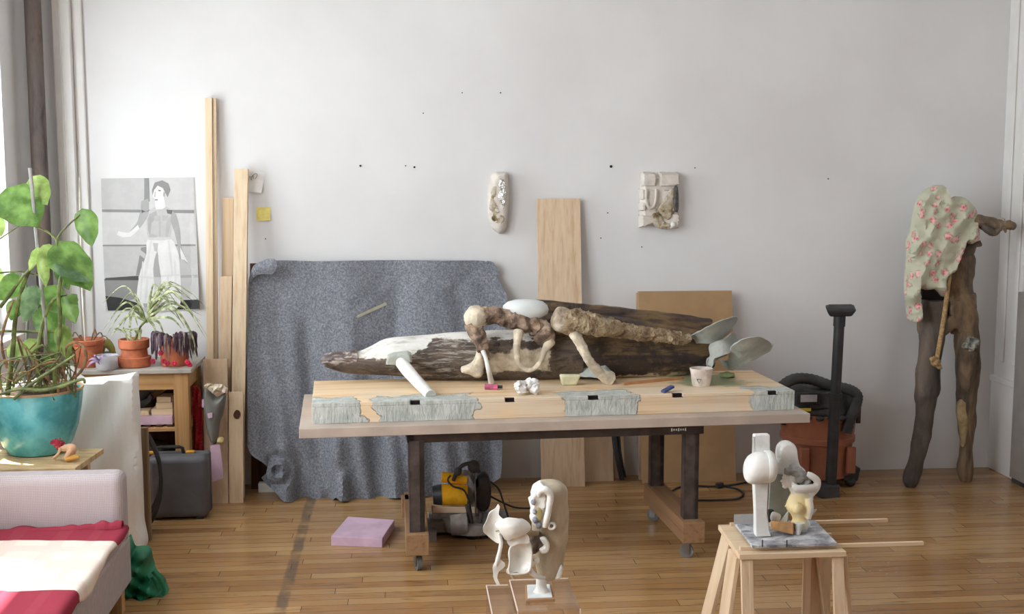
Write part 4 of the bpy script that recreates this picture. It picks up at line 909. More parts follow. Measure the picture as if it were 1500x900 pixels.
for xx in (cx0+.03, cx1-.07): T.part('foot', MB().box(xx,xx+.04,6.86,7.0,0,.014), M['black'], smooth=False)
c = P(196,672,6.62); m = MB()
for i, rr in enumerate((.245,.222,.20)): m.torus(V(c.x+.008*i,6.60+.04*i,.30), rr, .019, (PI/2,0,.0), n=48)
m.warp(lambda p: V(c.x+(p.x-c.x)*.60, p.y, p.z*1.18+.0) )
zmin = min(p.z for p in m.v); m.warp(lambda p: p-V(0,0,zmin))
solo('hose_coil', 'coil of black hose between the foam slab and tool case', 'hose', m, M['black'])
# grey mask form with pink strip
T = Thing('leg_form', 'grey plastic leg form with a pink foam strip leaning on the plywood offcut', 'sculpture', V(F(316,718).x,7.14,0))
M['greyform'] = plain('grey_form_plastic', (118,118,114), .4, .06, 6, .06)
T.part('form_shell', MB().relief([(299,568),(303,565),(309,568),(313,578),(318,582),(324,579),(330,574),(331,585),(328,602),(322,620),(320,640),(317,650),(310,650),(303,630),(299,600),(297,583)], lambda x, y: 7.15, dome(.06,10), .01, 3), M['greyform'])
T.part('foam_crumbs', MB().ell(P(315,570,7.13),(.03,.03,.02)).ell(P(322,569,7.13),(.025,.025,.025)).ell(P(328,571,7.13),(.018,.02,.022)).ell(P(306,566,7.13),(.02,.02,.015)).rough(.02,50), blotch('lilac_cream_foam', [(206,190,150),(226,214,186),(196,170,196)], 30, bump=.6))
m = MB().relief([(308,653),(322,650),(328,700),(312,706)], lambda x, y: 7.125, lambda d: .012, .012, 4, smooth=False)
T.part('foam_strip', m, M['pinkfoam'], smooth=False)
m = MB().relief([(304,606),(311,605),(311,612),(305,613)], 7.085, lambda d: .006, .03, 2, smooth=False).relief([(296,586),(300,584),(299,597),(296,597)], 7.125, lambda d: .006, .02, 2, smooth=False)
T.part('foam_chip', m, M['pinkfoam'], smooth=False)
T.part('putty_drip', MB().ell(P(322,646,7.12), (.022,.02,.022)).rough(.008,40), plain('yellow_putty', (214,200,140), .6))
T.part('support_stick', MB().box(T.base.x-.02, T.base.x+.02, 7.135, 7.15, 0, .22), M['pine'], smooth=False)

# white wrapped foam slab, with a board behind
fs = [(92,556),(120,556),(150,554),(180,551),(197,547.5),(200,551),(200,575),(202,600),(203,640),(206,700),(208,760),(210,806),(150,808),(90,810)]
t = NT('translucent_wrap'); v = t.map(); 
seamx = t.ramp(t.noise(t.map((30,1,1.2)),1,4), [(.4,(0,0,0)),(.7,(255,255,255))])
col = t.mix(t.math('MULTIPLY', seamx, .22), (240,239,237), (226,221,212)); yl = t.ramp(t.noise(t.map((5,5,5),loc=(2,0,5)),1.6,5,.6,1), [(.60,(0,0,0)),(.72,(200,200,200))])
col = t.mix(t.math('MULTIPLY', yl, .5), col, (222,208,160))
M['wrap_w'] = t.done(col, .35, t.noise(t.map((18,6,3)),1,5), .35, .012)
m = MB().relief(fs, lambda x, y: 6.36-.0002*(y-550)+.006*math.sin(y*.05+x*.1), dome(.028,8), .06, 6)
solo('foam_slab', 'white plastic wrapped foam slab standing behind the sofa', 'foam slab', m.warp(lambda p: V(p.x,p.y,max(p.z,.001))), M['wrap_w'])
a, b = P(217.5,652,6.48), F(218,806)
m = MB().box(-1.75, a.x, 6.47, 6.495, 0, .625)
solo('board_panel', 'rough edged board standing behind the white foam slab', 'board', m, M['greyboard'], smooth=False, bevel=.002)

# ------------------------------------------------------------------ little table with the big plant and figurine
TZ = .62
T = Thing('side_table', 'low raw wood side table between the sofa and foam slab', 'table', V(-1.85,5.88,0))
cr_, cf_ = F(152,657,TZ), F(112,684,TZ)
m = MB().prism([V(-2.2,cf_.y-.02,TZ-.028), V(cf_.x,cf_.y-.02,TZ-.028), V(cr_.x,cr_.y,TZ-.028), V(-2.2,cr_.y+.02,TZ-.028)], (0,0,.028))
T.part('table_top', m, blotch('stained_raw_wood', [(176,146,104),(206,180,138),(222,200,162)], 8, (1,4,1), bump=.1), smooth=False, bevel=.003)
for x, y in ((-2.15,5.62),(-1.68,5.64),(-2.15,5.90),(-1.60,5.92)): T.part('leg', MB().box(x,x+.05,y-.02,y+.03,0,TZ-.028), M['pine'], smooth=False, bevel=.002)
T.part('apron', MB().box(-2.12,-1.60,5.93,5.95,TZ-.1,TZ-.028), M['pinex'], smooth=False)
M['teal'] = plain('crackled_turquoise_glaze', (84,176,188), .2, .10, 7, .35, 26, c2=(118,204,210), bd=.008)
pc_ = V(P(54,620,5.98).x, 5.98, TZ)
T = Thing('potted_philodendron', 'tall leafy philodendron tangled in a big turquoise pot beside the window', 'plant', pc_)
R = .222
T.part('pot', MB().lathe([(.11,0),(.135,.006),(.165,.05),(.195,.13),(.212,.22),(R,.305),(R+.003,.318),(R-.006,.32),(R-.012,.30),(.0001,.29)], pc_, 48), M['teal'])
T.part('pot_rim', MB().lathe([(R-.010,.312),(R-.009,.321),(R+.001,.323),(R+.005,.318),(R+.003,.311)], pc_, 48, caps=False), plain('pale_clay_rim', (190,160,120), .7))
T.part('soil', MB().lathe([(.0001,.318),(.1,.316),(R-.014,.305),(R-.02,.295),(.0001,.295)], pc_, 30).rough(.012,30), M['soil'])
m = MB(); random.seed(9)
for i in range(14):
    a = random.random()*6.28; r = random.uniform(.03,.17); T.part('white_pebble', MB().ell(pc_+V(r*math.cos(a), r*math.sin(a), .33), (.022,.02,.016), (random.random(),random.random(),0), 10, 8).rough(.008,50), M['plaster'])
T.part('stake', MB().tube([pc_+V(.06,.0,.30), P(66,470,5.86), P(58,395,5.85), P(44,246,5.84)], .0085, 8), plain('silver_stake', (166,164,164), .4, .1))
m = MB()
T.part('stake', MB().tube([pc_+V(-.06,.02,.3), P(42,440,5.95), P(34,400,5.98)], .007, 8), plain('grey_stake', (140,142,140), .5))
def tb(s, Y, r, m, dy=0): m.tube([P(x,y,Y+dy*i) for i, (x, y) in enumerate(s)], r, 8, smooth=5)
m = MB()
tb([(78,585),(84,520),(88,470),(86,430),(90,400),(85,375)], 5.84, [.012,.011,.010,.009,.008,.007], m)
tb([(86,372),(84,350),(100,330),(117,315)], 5.84, [.006,.005,.004,.004], m); tb([(84,352),(70,340),(50,332),(25,330)], 5.84, [.006,.005,.004,.004], m)
tb([(10,585),(18,520),(22,470),(30,430),(44,395),(52,385)], 5.84, [.013,.012,.011,.010,.007,.005], m); tb([(0,400),(30,398),(56,404)], 5.86, .004, m)
tb([(0,450),(12,435),(30,410),(46,392)], 5.82, [.009,.009,.007,.004], m); tb([(60,575),(55,520),(64,470),(78,440),(98,432)], 5.86, [.012,.01,.009,.007,.005], m)
tb([(0,350),(30,330),(52,318)], 5.85, .003, m); tb([(0,485),(40,486),(92,486)], 5.9, .006, m)
T.part('stem', m, M['stem'])
m = MB(); random.seed(21)
for i in range(36):
    x0, y0 = random.uniform(0,112), random.uniform(560,588); x2, y2 = random.uniform(-5,125), random.uniform(500,575); x1, y1 = (x0+x2)/2+random.uniform(-40,40), random.uniform(490,565)
    Y = random.uniform(5.74,6.0); m.cm = 0 if i % 2 else 1
    m.tube([P(x0,y0+2,5.86+(Y-5.86)*.5), P(x1,y1,Y), P(x2,y2,Y+random.uniform(-.05,.05))], [random.uniform(.003,.006)]*2+[.002], 6, smooth=6)
m.cm = 0
tb([(100,560),(118,545),(126,525),(122,508),(110,502),(98,508),(96,522)], 5.82, [.005,.007,.008,.008,.007,.006,.004], m)
m.cm = 1; tb([(0,578),(30,570),(60,572),(90,566),(120,556),(124,562)], 5.72, [.006,.008,.009,.009,.007,.005], m); tb([(20,585),(50,560),(80,540),(110,520)], 5.74, [.008,.008,.007,.005], m)
m.cm = 0; tb([(10,540),(2,500),(12,460),(20,440)], 5.78, [.006,.007,.006,.004], m)
T.part('tangled_roots', m, [M['root'], M['stem']])
def leaf(base, tip, w, Y0, Y1, mat, cup=.18, roll=.0):
    b, e = P(*base, Y0), P(*tip, Y1); ax = e-b; L = ax.length; ax.normalize()
    toc = (CAM-b).normalized(); side = ax.cross(toc).normalized(); nrm = side.cross(ax).normalized()
    c_, s_ = math.cos(roll), math.sin(roll); side, nrm = side*c_+nrm*s_, nrm*c_-side*s_
    w = w*Y0/FPX; m = MB(); nu, nv = 10, 12
    def fn(u, vv):
        s = u*2-1; tt = vv
        hw = w*(math.sin(PI*(tt**.62))**.75 if tt < 1 else 0); ln = tt*L-(.16*L*abs(s)**1.5*(1-tt)**2)
        return b+ax*ln+side*(s*hw)-nrm*(cup*hw*s*s*1.1+.16*L*(tt-.35)**2)+nrm*(.012*math.sin(tt*16)*abs(s)*w*8)
    m.grid(fn, nu, nv)
    o = T.part('leaf', m, mat); return o
for a in [((16,282),(56,330),34,5.86,5.80,M['leaf'],.15,.25), ((48,264),(68,300),17,5.9,5.86,M['leaf2'],.3,-.3), ((122,313),(134,361),17,5.84,5.82,M['leaf'],.2,-.3),
          ((92,362),(134,424),30,5.84,5.78,M['leaf'],.2,.5), ((88,385),(133,412),17,5.8,5.78,M['leaf3'],.3,.9), ((72,362),(68,392),12,5.83,5.79,M['leaf2'],.25,.2), ((58,378),(66,421),10,5.8,5.78,M['leaf2'],.5,-.5),
          ((60,368),(44,398),9,5.82,5.8,M['leaf2'],.5,.6), ((28,410),(-4,440),17,5.85,5.80,M['leaf'],.2,.2), ((52,426),(36,474),15,5.8,5.76,M['leaf3'],.3,.5), ((24,444),(16,470),12,5.84,5.82,M['leaf'],.2,0),
          ((94,440),(110,474),14,5.83,5.8,M['leaf'],.4,-.4), ((70,425),(94,460),19,5.9,5.88,M['leaf'],.2,.2), ((66,455),(84,505),22,5.92,5.9,M['leaf'],.2,0), ((14,512),(44,516),14,5.88,5.85,M['leaf2'],.2,.2),
          ((92,482),(100,528),13,5.86,5.83,M['leaf2'],.3,.3), ((-6,320),(2,346),10,5.86,5.84,M['leaf2'],.2,0), ((-8,395),(3,420),9,5.86,5.84,M['leaf2'],.2,0), ((86,388),(100,425),12,5.88,5.86,M['leaf'],.2,-.3),
          ((100,445),(112,432),9,5.83,5.8,M['leaf'],.4,.2), ((44,500),(50,528),12,5.92,5.9,M['leaf2'],.2,0), ((80,500),(70,540),12,5.92,5.9,M['leaf'],.2,0)]:
    leaf(*a)
# figurine: small crouching person with red hair on hands and knees
fc = F(96,677,TZ); fY = fc.y+.005
T = Thing('figurine', 'tiny crouching person figurine with red hair beside the turquoise pot', 'figurine', fc); T.zmin = TZ
M['skin'] = plain('painted_skin', (226,182,146), .5, .06)
q = lambda x, y, d=0: P(x, y, fY+d)
m = MB()
m.tube([q(107,666),q(106,657),q(101,655),q(94,657),q(89,657),q(85,654)], [.012,.020,.016,.017,.013,.009], 12, smooth=4)
m.ell(q(83.5,651), (.016,.016,.018))
for d in (-.014,.014):
    m.tube([q(88,656,d),q(86,664,d*1.2),q(81+d*90,670,d*1.5),q(78+d*90,674,d*1.6)], [.009,.007,.006,.006], 8, smooth=3)
    m.tube([q(105,658,d),q(99,667,d*1.2),q(96,673,d*1.2),q(106,671,d*1.2),q(115,670,d)], [.015,.013,.010,.009,.006], 8, smooth=3)
T.part('body', m, M['skin'], remesh=.0035)
m = MB().ell(q(84,649.5,.002), (.021,.02,.019)).ell(q(80,647), (.012,.012,.012)).ell(q(90,650), (.013,.012,.014)).ell(q(86,655,-.01),(.009,.008,.016)).tube([q(76,650),q(75.5,646)],[.005,.002],6).tube([q(87,644),q(88,642)],[.005,.002],6)
T.part('hair', m.rough(.008,120), plain('red_hair', (160,42,60), .5, .25, 40))
T.part('stocking', MB().tube([q(97,673.3,-.022),q(106,671.3,-.022),q(116,669.5,-.02)], [.0125,.0115,.008], 8, smooth=3), plain('amber_stocking', (204,150,62), .5))

# ------------------------------------------------------------------ sofa, blanket, bag
SX, SZS = -1.265, .40
T = Thing('sofa', 'grey woven fabric sofa with a low padded arm and wooden leg', 'sofa', V(-1.7,4.7,0))
t = NT('grey_pink_weave'); v = t.map()
wx = t.n('TexWave', wave_type='BANDS', bands_direction='X'); wx.inputs['Scale'].default_value = 42; wx.inputs['Distortion'].default_value = 2.5; wx.inputs['Detail'].default_value = 2; t.l(v, wx.inputs['Vector'])
wz = t.n('TexWave', wave_type='BANDS', bands_direction='Z'); wz.inputs['Scale'].default_value = 42; wz.inputs['Distortion'].default_value = 2.5; wz.inputs['Detail'].default_value = 2; t.l(v, wz.inputs['Vector'])
wv = t.math('MULTIPLY', t.math('ADD', wx.outputs['Fac'], wz.outputs['Fac']), .5)
M['weave'] = t.done(t.mix(t.math('MULTIPLY', t.noise(t.map((90,90,14)),1,3), .5), t.ramp(wv, [(.1,(176,168,170)),(.5,(190,182,184)),(.9,(204,196,197))]), (170,160,164)), .9, wv, .25, .003, spec=.15)
ab = lambda y: y
T.part('armrest', MB().box(-2.2,SX,5.36,5.50,.30,.652), M['weave'], bevel=.045, bseg=4)
T.part('base_frame', MB().box(-2.2,SX+.0,3.4,5.49,.115,.335), M['weave'], bevel=.012)
T.part('seat_cushion', MB().box(-2.18,SX+.005,3.42,5.355,.33,SZS), M['weave'], bevel=.03, bseg=3)
T.part('leg', MB().box(SX-.075,SX-.018,5.36,5.42,0,.118), M['oak'], smooth=False, bevel=.003)
T.part('leg', MB().box(SX-.075,SX-.018,3.5,3.56,0,.118), M['oak'], smooth=False, bevel=.003)
# striped throw
t = NT('striped_throw'); v = t.map(); o = t.xyz()
yy = t.math('ADD', o[1], t.math('MULTIPLY', o[0], .10))
yy = t.math('ADD', yy, t.math('MULTIPLY', t.math('SUBTRACT', t.noise(v,3,3),.5), .05))
red = t.math('ADD', t.band(yy,.47,2,.004), t.band(yy,-.62,-.14,.004), True)
pin = t.math('ADD', t.band(o[0],-.02,.04,.003), t.math('ADD', t.band(o[0],.18,.24,.003), t.math('ADD', t.band(o[0],-.2,-.13,.003), t.band(o[0],.33,.37,.003))), True)
pin = t.math('MULTIPLY', t.math('ADD', pin, t.math('ADD', t.band(yy,.33,.40,.003), t.math('ADD', t.band(yy,.10,.22,.003), t.band(yy,-.08,-.02,.003))), True), .45)
col = t.mix(t.math('MULTIPLY', pin, .6), (232,222,210), (218,178,172)); col = t.mix(red, col, t.mix(t.math('MULTIPLY', pin, .5), (150,56,72), (170,80,92)))
M['throw'] = t.done(col, .9, t.noise(v,130,2), .25, .003, spec=.1)
def throw(u, vv):
    y = lerp(3.45, 5.345, vv); hang = lerp(.17, .02, vv**.7)+.018*math.sin(y*11)
    x1 = SX+.018; flat = x1-(-2.15); s = u*(flat+hang)
    if s <= flat-.02: p = V(-2.15+s, y, SZS+.014)
    else:
        e = s-(flat-.02); a = min(e/.035, PI/2); p = V(x1-.02+.022*math.sin(a)+.006, y, SZS+.014-.022*(1-math.cos(a))-max(0, e-.055))
    p.z += .006*N(p, 9)+.010*max(0, N(p, 4, 3.1))+.03*max(0, 1-(5.345-y)/.10)*max(0, N((p.x*8, 0, 0), 1, 2.2))
    p.x += .006*N((p.y*14, p.z*5, 0), 1) if u > .9 else 0
    return p
tb_ = MB().grid(throw, 70, 90)
T2 = Thing('striped_throw', 'red and cream striped throw spread over the sofa seat', 'throw', V(-1.7,4.7,SZS))
T2.part('throw_cloth', tb_, M['throw'], solid=.008)
def bunch(u, vv):
    x = lerp(-1.68,SX+.01,u); k = u**1.5
    r = lerp(.006,.032,k); a = vv*PI
    return V(x, 5.318+.022*math.cos(a)-.01*k, SZS+.016+r*math.sin(a)*(1.2+.5*N((x*22,0,0),1))+.012*k*N((x*30,vv*3,0),1))
T2.part('bunched_edge', MB().grid(bunch, 50, 10), M['throw'], solid=.007)
# green cloth bag
gb = [(187,788),(192,800),(196,806),(208,805),(217,808),(221,824),(227,842),(236,850),(240,858),(244,874),(230,878),(208,882),(192,887),(183,892),(182,850),(183,812)]
T = Thing('cloth_bag', 'slumped green cloth bag on the floor beside the sofa', 'bag', F(212,884)+V(0,.1,0))
M['green'] = plain('green_nylon', (30,118,84), .55, .15, 8, .3, 30)
m = MB().relief(gb, lambda x, y: 5.73-(y-800)*.0012+.03*math.sin(x*.19+y*.11)+.015*math.sin(y*.3-x*.15), dome(.085,14), .06, 3.4)
T.part('bag_body', m.warp(lambda p: V(p.x,p.y,max(p.z,.002))), M['green'])
m = MB()
for s in ([(223,838),(234,850),(241,864),(238,872)],[(222,846),(229,856),(234,866)]): m.tube([P(x,y,5.56) for x, y in s], .008, 8, smooth=4, flat=.6)
T.part('bag_handle', m.warp(lambda p: V(p.x,p.y,max(p.z,.004))), M['green'])

# ------------------------------------------------------------------ white organ-like sculpture on clear plinths
PZ = .30
t = NT('clear_acrylic'); tr = t.n('BsdfTransparent'); tr.inputs[0].default_value = (.985,.97,.96,1); gl = t.n('BsdfGlossy'); gl.inputs['Roughness'].default_value = .08
fr = t.n('LayerWeight'); fr.inputs['Blend'].default_value = .5; ff = t.math('ADD', t.math('MULTIPLY', t.math('POWER', fr.outputs['Facing'], 4.0), .6), .02); mx = t.n('MixShader'); df = t.n('BsdfDiffuse'); df.inputs[0].default_value = lin((214,190,172)); mx2 = t.n('MixShader'); mx2.inputs[0].default_value = .05
t.l(tr.outputs[0], mx2.inputs[1]); t.l(df.outputs[0], mx2.inputs[2])
t.l(ff, mx.inputs[0]); t.l(mx2.outputs[0], mx.inputs[1]); t.l(gl.outputs[0], mx.inputs[2]); t.l(mx.outputs[0], t.t.nodes['Material Output'].inputs['Surface']); M['acryl'] = t.mat
M['acedge'] = plain('frosted_acrylic_edge', (232,216,206), .3, .03)
def plinth(label, x0, x1, y0, y1, z):
    T = Thing('acrylic_plinth', label, 'plinth', V((x0+x1)/2,(y0+y1)/2,0)); th = .006
    m = MB().box(x0,x1,y0,y1,z-th,z).box(x0,x0+th,y0,y1,0,z-th).box(x1-th,x1,y0,y1,0,z-th).box(x0+th,x1-th,y1-th,y1,0,z-th).box(x0+th,x1-th,y0,y0+th,0,z-th)
    T.part('acrylic_panel', m, M['acryl'], smooth=False)
    e = .0035; n = MB().box(x0-.001,x0+e,y0-.001,y0+e,0,z+.001).box(x1-e,x1+.001,y0-.001,y0+e,0,z+.001).box(x0-.001,x0+e,y0,y1,z-e,z+.001).box(x0,x1,y1-e,y1+.001,z-e,z+.001)
    T.part('polished_edge', n, M['acedge'], smooth=False); return T
q0 = F(746,850,PZ); q1 = F(829,850,PZ)
plinth('clear acrylic plinth directly under the bone white sculpture', q0.x, q1.x+.012, q0.y-.36, q0.y, PZ)
q2 = F(712,858,PZ-.02); plinth('clear acrylic plinth holding up the small hanging shell', q2.x, q0.x-.006, q2.y-.34, q2.y, PZ-.02)
OB = F(791,873,PZ); OY = OB.y
T = Thing('organ_sculpture', 'bone white organ shaped sculpture with shells on a clear plinth', 'sculpture', OB); T.zmin = PZ
M['ivory'] = blotch('ivory_resin', [(150,136,112),(184,172,150),(212,205,190)], 5, bump=.35, bsc=40, rough=.5)
M['bonew'] = plain('bone_white_resin', (236,235,229), .45, .05, 12, .2, 40)
b = [F(770,884,PZ),F(813,882,PZ),F(808,860,PZ),F(769,861,PZ)]
fb = T.part('wood_base', MB().hexa(b+[p+V(0,0,.012) for p in b]), wood('base_wood',(176,136,100),(140,100,70),0), smooth=False, bevel=.002)
cc = sum(b, V(0,0,0))/4; T.part('base_coating', MB().hexa([cc+(p-cc)*.86+V(0,0,.012) for p in b]+[cc+(p-cc)*.84+V(0,0,.017) for p in b]), plain('pale_blue_plaster', (226,232,232), .5), smooth=False, bevel=.002)
m = MB().loft(vloft([(845,786,806),(852,785,802),(858,785,801),(864,783,803),(869,778,806),(872,774,810)], OY, .8, 18, .002))
T.part('pedestal', m, M['bonew'])
def bodyprof(amp): return vloft([(704,794,813),(707,786,822),(714,780,829),(724,777.5,832),(745,777,833.5),(775,779,832),(800,781,829),(825,783,825),(840,787,821),(848,793,812)], OY+.01, .95, 30, amp, 14)
T.part('body', MB().loft(bodyprof(.006)), M['ivory'])
YFt = OY-.072
T.part('carved_face', MB().relief([(786,712),(796,709),(802,716),(800,730),(800,760),(798,774),(788,772),(780,765),(777,745),(778,725)], YFt+.022, dome(.02,5), .03, 2.5).rough(.012,45), M['bonew'])
T.part('cavity', MB().relief([(786,745),(793,744),(795,755),(791,766),(785,760)], YFt-.0, dome(.006,3), .01, 2), plain('ochre_cavity', (176,164,118), .5))
m = MB(); 
for x, y, r in ((784,762,.012),(789,770,.012),(781,736,.010),(783,750,.009)): m.ell(P(x,y,YFt+.0), (r,r,r*1.2))
T.part('grey_bead', m, blotch('blue_grey_bead', [(110,112,128),(150,152,164),(210,208,206)], 30))
T.part('ear_fold', MB().tube([P(789,728,YFt),P(792,720,YFt-.012),P(800,718,YFt-.015),P(806,726,YFt-.012),P(804,745,YFt-.012),P(801,760,YFt-.010),P(798,772,YFt-.004)], [.006,.011,.015,.014,.012,.013,.010], 12, smooth=5), M['bonew'])
def disk(x, y, rx, rz, Y, hole=True):
    mm = MB().torus(P(x,y,Y), 1, .42, (PI/2,0,0), n=28, seg=10)
    c = P(x,y,Y); mm.warp(lambda p: c+V((p.x-c.x)*rx*.72, (p.y-c.y)*.018, (p.z-c.z)*rz*.72)); T.part('ring_plate', mm, M['bonew'])
disk(808,771,.018,.017,YFt-.002); 
T.part('side_plate', MB().relief([(791,790),(799,788),(805,798),(803,809),(795,812),(790,806),(797,800)], YFt-.004, dome(.01,3), .012, 2), M['bonew'])
T.part('dark_gap', MB().relief([(779,787),(791,785),(794,795),(789,808),(781,812),(777,800)], YFt+.012, dome(.006,3), .01, 2.4), blotch('shadow_grey_resin', [(66,58,52),(112,102,94),(150,140,130)], 30))
T.part('bead', MB().torus(P(783,821,YFt+.0), .013, .007, (PI/2,0,0), n=20, seg=8).ell(P(777,827,YFt), (.014,.012,.014)), M['bonew'])
T.part('lower_lip', MB().tube([P(775,828,YFt+.01),P(778,838,YFt),P(787,845,YFt),P(798,847,YFt+.012)], [.008,.012,.010,.006], 10, smooth=4), M['bonew'])
T.part('side_fin', MB().relief([(818,835),(822,828),(825,834),(821,847),(814,849),(815,842)], OY-.03, dome(.01,2), .02, 2), M['bonew'])
def sh(poly, Y, bend, th=.007): T.part('shell', MB().relief(poly, lambda x, y: Y+bend(x,y), lambda d: th/2, th/2, 2.6).rough(.003,40), M['bonew'])
sh([(725,769),(733,762),(750,759),(766,761),(776,768),(777,776),(770,782),(755,788),(742,792),(736,786),(731,777)], OY-.09, lambda x, y: -.028*math.sin((x-725)/52*PI)-.02*math.sin((y-759)/33*PI))
sh([(742,792),(755,785),(770,783),(776,790),(774,797),(760,797),(748,800)], OY-.10, lambda x, y: -.01)
sh([(750,800),(760,793),(774,793),(778,803),(778,822),(776,836),(764,841),(756,838),(744,841),(742,836),(747,826),(746,810)], OY-.085, lambda x, y: .03*math.sin((x-742)/36*PI)*math.sin((y-793)/48*PI))
m = MB().tube([P(x,y,OY-.092) for x, y in [(748,802),(758,794),(772,793),(778,804),(778,824),(775,837),(763,841),(746,840),(747,824),(746,810),(748,802)]], .0045, 8, smooth=3); T.part('shell_rim', m, M['bonew'])
sh([(730,739),(732,743),(731,755),(738,762),(734,766),(734,778),(735,792),(729,796),(718,788),(707,777),(712,764),(717,752),(726,745)], OY-.06, lambda x, y: .02*math.sin((x-707)/30*PI))
T.part('shell_stem', MB().tube([P(731,782,OY-.065),P(734,795,OY-.065),P(732,808,OY-.065),P(729,820,OY-.065),P(727,829,OY-.06)], [.006,.008,.008,.009,.008], 10, smooth=4), M['bonew'])
sh([(725,824),(730,820),(740,826),(738,832),(731,838),(729,847),(732,857),(728,857),(723,846),(722,833)], OY-.06, lambda x, y: 0)
for pts, r_ in (([P(770,775,OY-.08),P(779,782,OY-.06),P(788,782,OY-.05)],.012),([P(772,800,OY-.07),P(784,800,OY-.05)],.010),([P(735,775,OY-.07),P(726,778,OY-.062)],.006),([P(749,840,OY-.08),P(752,848,OY-.08)],[.009,.006])):
    T.part('shell_bridge', MB().tube(pts, r_, 10), M['ivory'])

# ------------------------------------------------------------------ trestle stand with marble board and bust
BZ = .50
a, b, c_, d_ = F(1083,813,BZ), F(1243,811,BZ), F(1192,768,BZ), F(1052,769,BZ)
b = V(b.x, a.y, BZ); c_ = V(c_.x+.0, d_.y, BZ)
T = Thing('wood_stand', 'pale wooden trestle stand with splayed plank legs holding a marble board', 'stand', V((a.x+b.x)/2,(a.y+c_.y)/2,0))
T.part('stand_top', MB().hexa([p-V(0,0,.022) for p in (a,b,c_,d_)]+[a,b,c_,d_]), M['pinex'], smooth=False, bevel=.002)
def plank(x0, y0, x1, y1, wx, wy, z1=BZ-.022, mat='ply'):
    w = [(-wx,-wy),(wx,-wy),(wx,wy),(-wx,wy)]
    T.part('leg', MB().hexa([V(x1+p*1.0,y1+q*1.0,0) for p, q in w]+[V(x0+p,y0+q,z1) for p, q in w]), M[mat], smooth=False, bevel=.002)
L0, R0, Fy, By = a.x, b.x, a.y, d_.y
plank(d_.x+.025, By-.07, d_.x-.07, By-.02, .009, .06); plank(lerp(a.x,d_.x,.25)-.0, lerp(Fy,By,.22), lerp(a.x,d_.x,.25)-.07, lerp(Fy,By,.2)-.03, .009, .06)
plank(L0+.028, Fy+.02, L0+.028, Fy-.06, .017, .009, mat='pine'); plank(L0+.05, Fy+.03, L0+.05, Fy-.05, .009, .02, mat='ply')
xm = P(1180,860,Fy+.30).x; plank(xm, Fy+.29, xm, Fy+.29, .016, .009, mat='pine'); plank(xm+.063, Fy+.31, xm+.085, Fy+.36, .046, .009)
plank(R0-.028, Fy+.02, R0-.028, Fy-.06, .022, .009, mat='pine'); plank(R0+.004, Fy+.05, R0+.06, Fy+.05, .009, .03)
plank(c_.x-.02, By-.08, c_.x+.06, By-.04, .009, .06)
for yy, x1, px in ((Fy+.055, 1352, 801), (Fy+.375, 1300, 766)):
    e = P(x1, px, yy).x; s = MB().box(L0+.01+(yy-Fy)*.15, e, yy-.008, yy+.008, BZ+.0005, BZ+.0145)
    solo('wood_stick', 'square stick poking out from the stand front, nearest the camera' if yy < Fy+.1 else 'square stick poking out from the back of the stand', 'stick', s, M['pinex'], smooth=False, bevel=.001)
GZ = BZ+.015
M['marble'] = blotch('grey_veined_marble', [(70,70,80),(150,152,160),(206,208,212),(226,228,231)], 9, (1,1.3,1), .35, .1, dist=1.2)
a2, b2, c2, d2 = F(1102,804,GZ), F(1230,803,GZ), F(1196,768,GZ), F(1075,769,GZ)
b2.y = a2.y; c2.y = d2.y
solo('marble_board', 'grey veined marble board lying on the wooden stand', 'board', MB().hexa([a2,b2,c2,d2]+[p+V(0,0,.012) for p in (a2,b2,c2,d2)]), M['marble'], smooth=False, bevel=.002)
GT = GZ+.012
for x in (1118,1154):
    c = F(x,803,GT)+V(0,.012,0); solo('nail', 'thin black nail standing at the front edge of the marble board', 'nail', MB().cyl(c, c+V(0,0,.028), .0025, 8), M['black'], group='nails at the marble board edge')
BC = F(1150,785,GT); BY = BC.y
T = Thing('plaster_sculpture', 'white plaster sculpture of mushroom column and nude bust on the marble board', 'sculpture', BC); T.zmin = GT
bY = BY+.06
m = MB().loft(vloft([(636,1104,1126),(668,1104,1127),(700,1106,1126),(725,1105,1124),(750,1106,1125),(768,1107,1127),(778,1106,1129),(787,1110,1128)], lambda y: lerp(bY+.06,bY-.03,(y-636)/150), .55, 16, .002))
for i, p in enumerate(m.v): pass
T.part('column', MB().loft([[V(*(lambda c, h, k: (c.x+(h if k in (1,2) else -h), c.y+(.018 if k > 1 else -.018), c.z))((P(xl,y,Y)+P(xr,y,Y))/2, (P(xr,y,Y)-P(xl,y,Y)).length/2, k)) for k in range(4)] for y, xl, xr, Y in ((790,1106,1128,bY-.055),(778,1105,1126,bY-.045),(750,1105,1122,bY-.03),(708,1103,1124,bY+.0),(668,1103,1127,bY+.02),(636,1104,1126,bY+.04))]), M['plaster'], bevel=.004)
T.part('column_slat', MB().hexa([P(x,y,bY+d) for x, y, d in ((1102,668,.0),(1106,668,.0),(1106,668,.05),(1102,668,.05),(1102,640,.02),(1105,640,.02),(1105,640,.06),(1102,640,.06))]), M['plaster'], smooth=False, bevel=.001)
T.part('mushroom_cap', MB().loft([[p+V(0,0,0) for p in r] for r in hloft([(1090.5,689,693),(1092,678,703),(1097,669,708),(1105,664,709),(1114,662,708),(1122,662,707)], bY-.045, 1.0, 24, 4, .001)]), M['plaster'])
T.part('cap_band', MB().loft(hloft([(1121,661,707),(1126,660,707),(1131,662,705),(1134,666,700),(1136,674,692)], bY-.045, 1.04, 24, 4, .001)), M['plaster'])
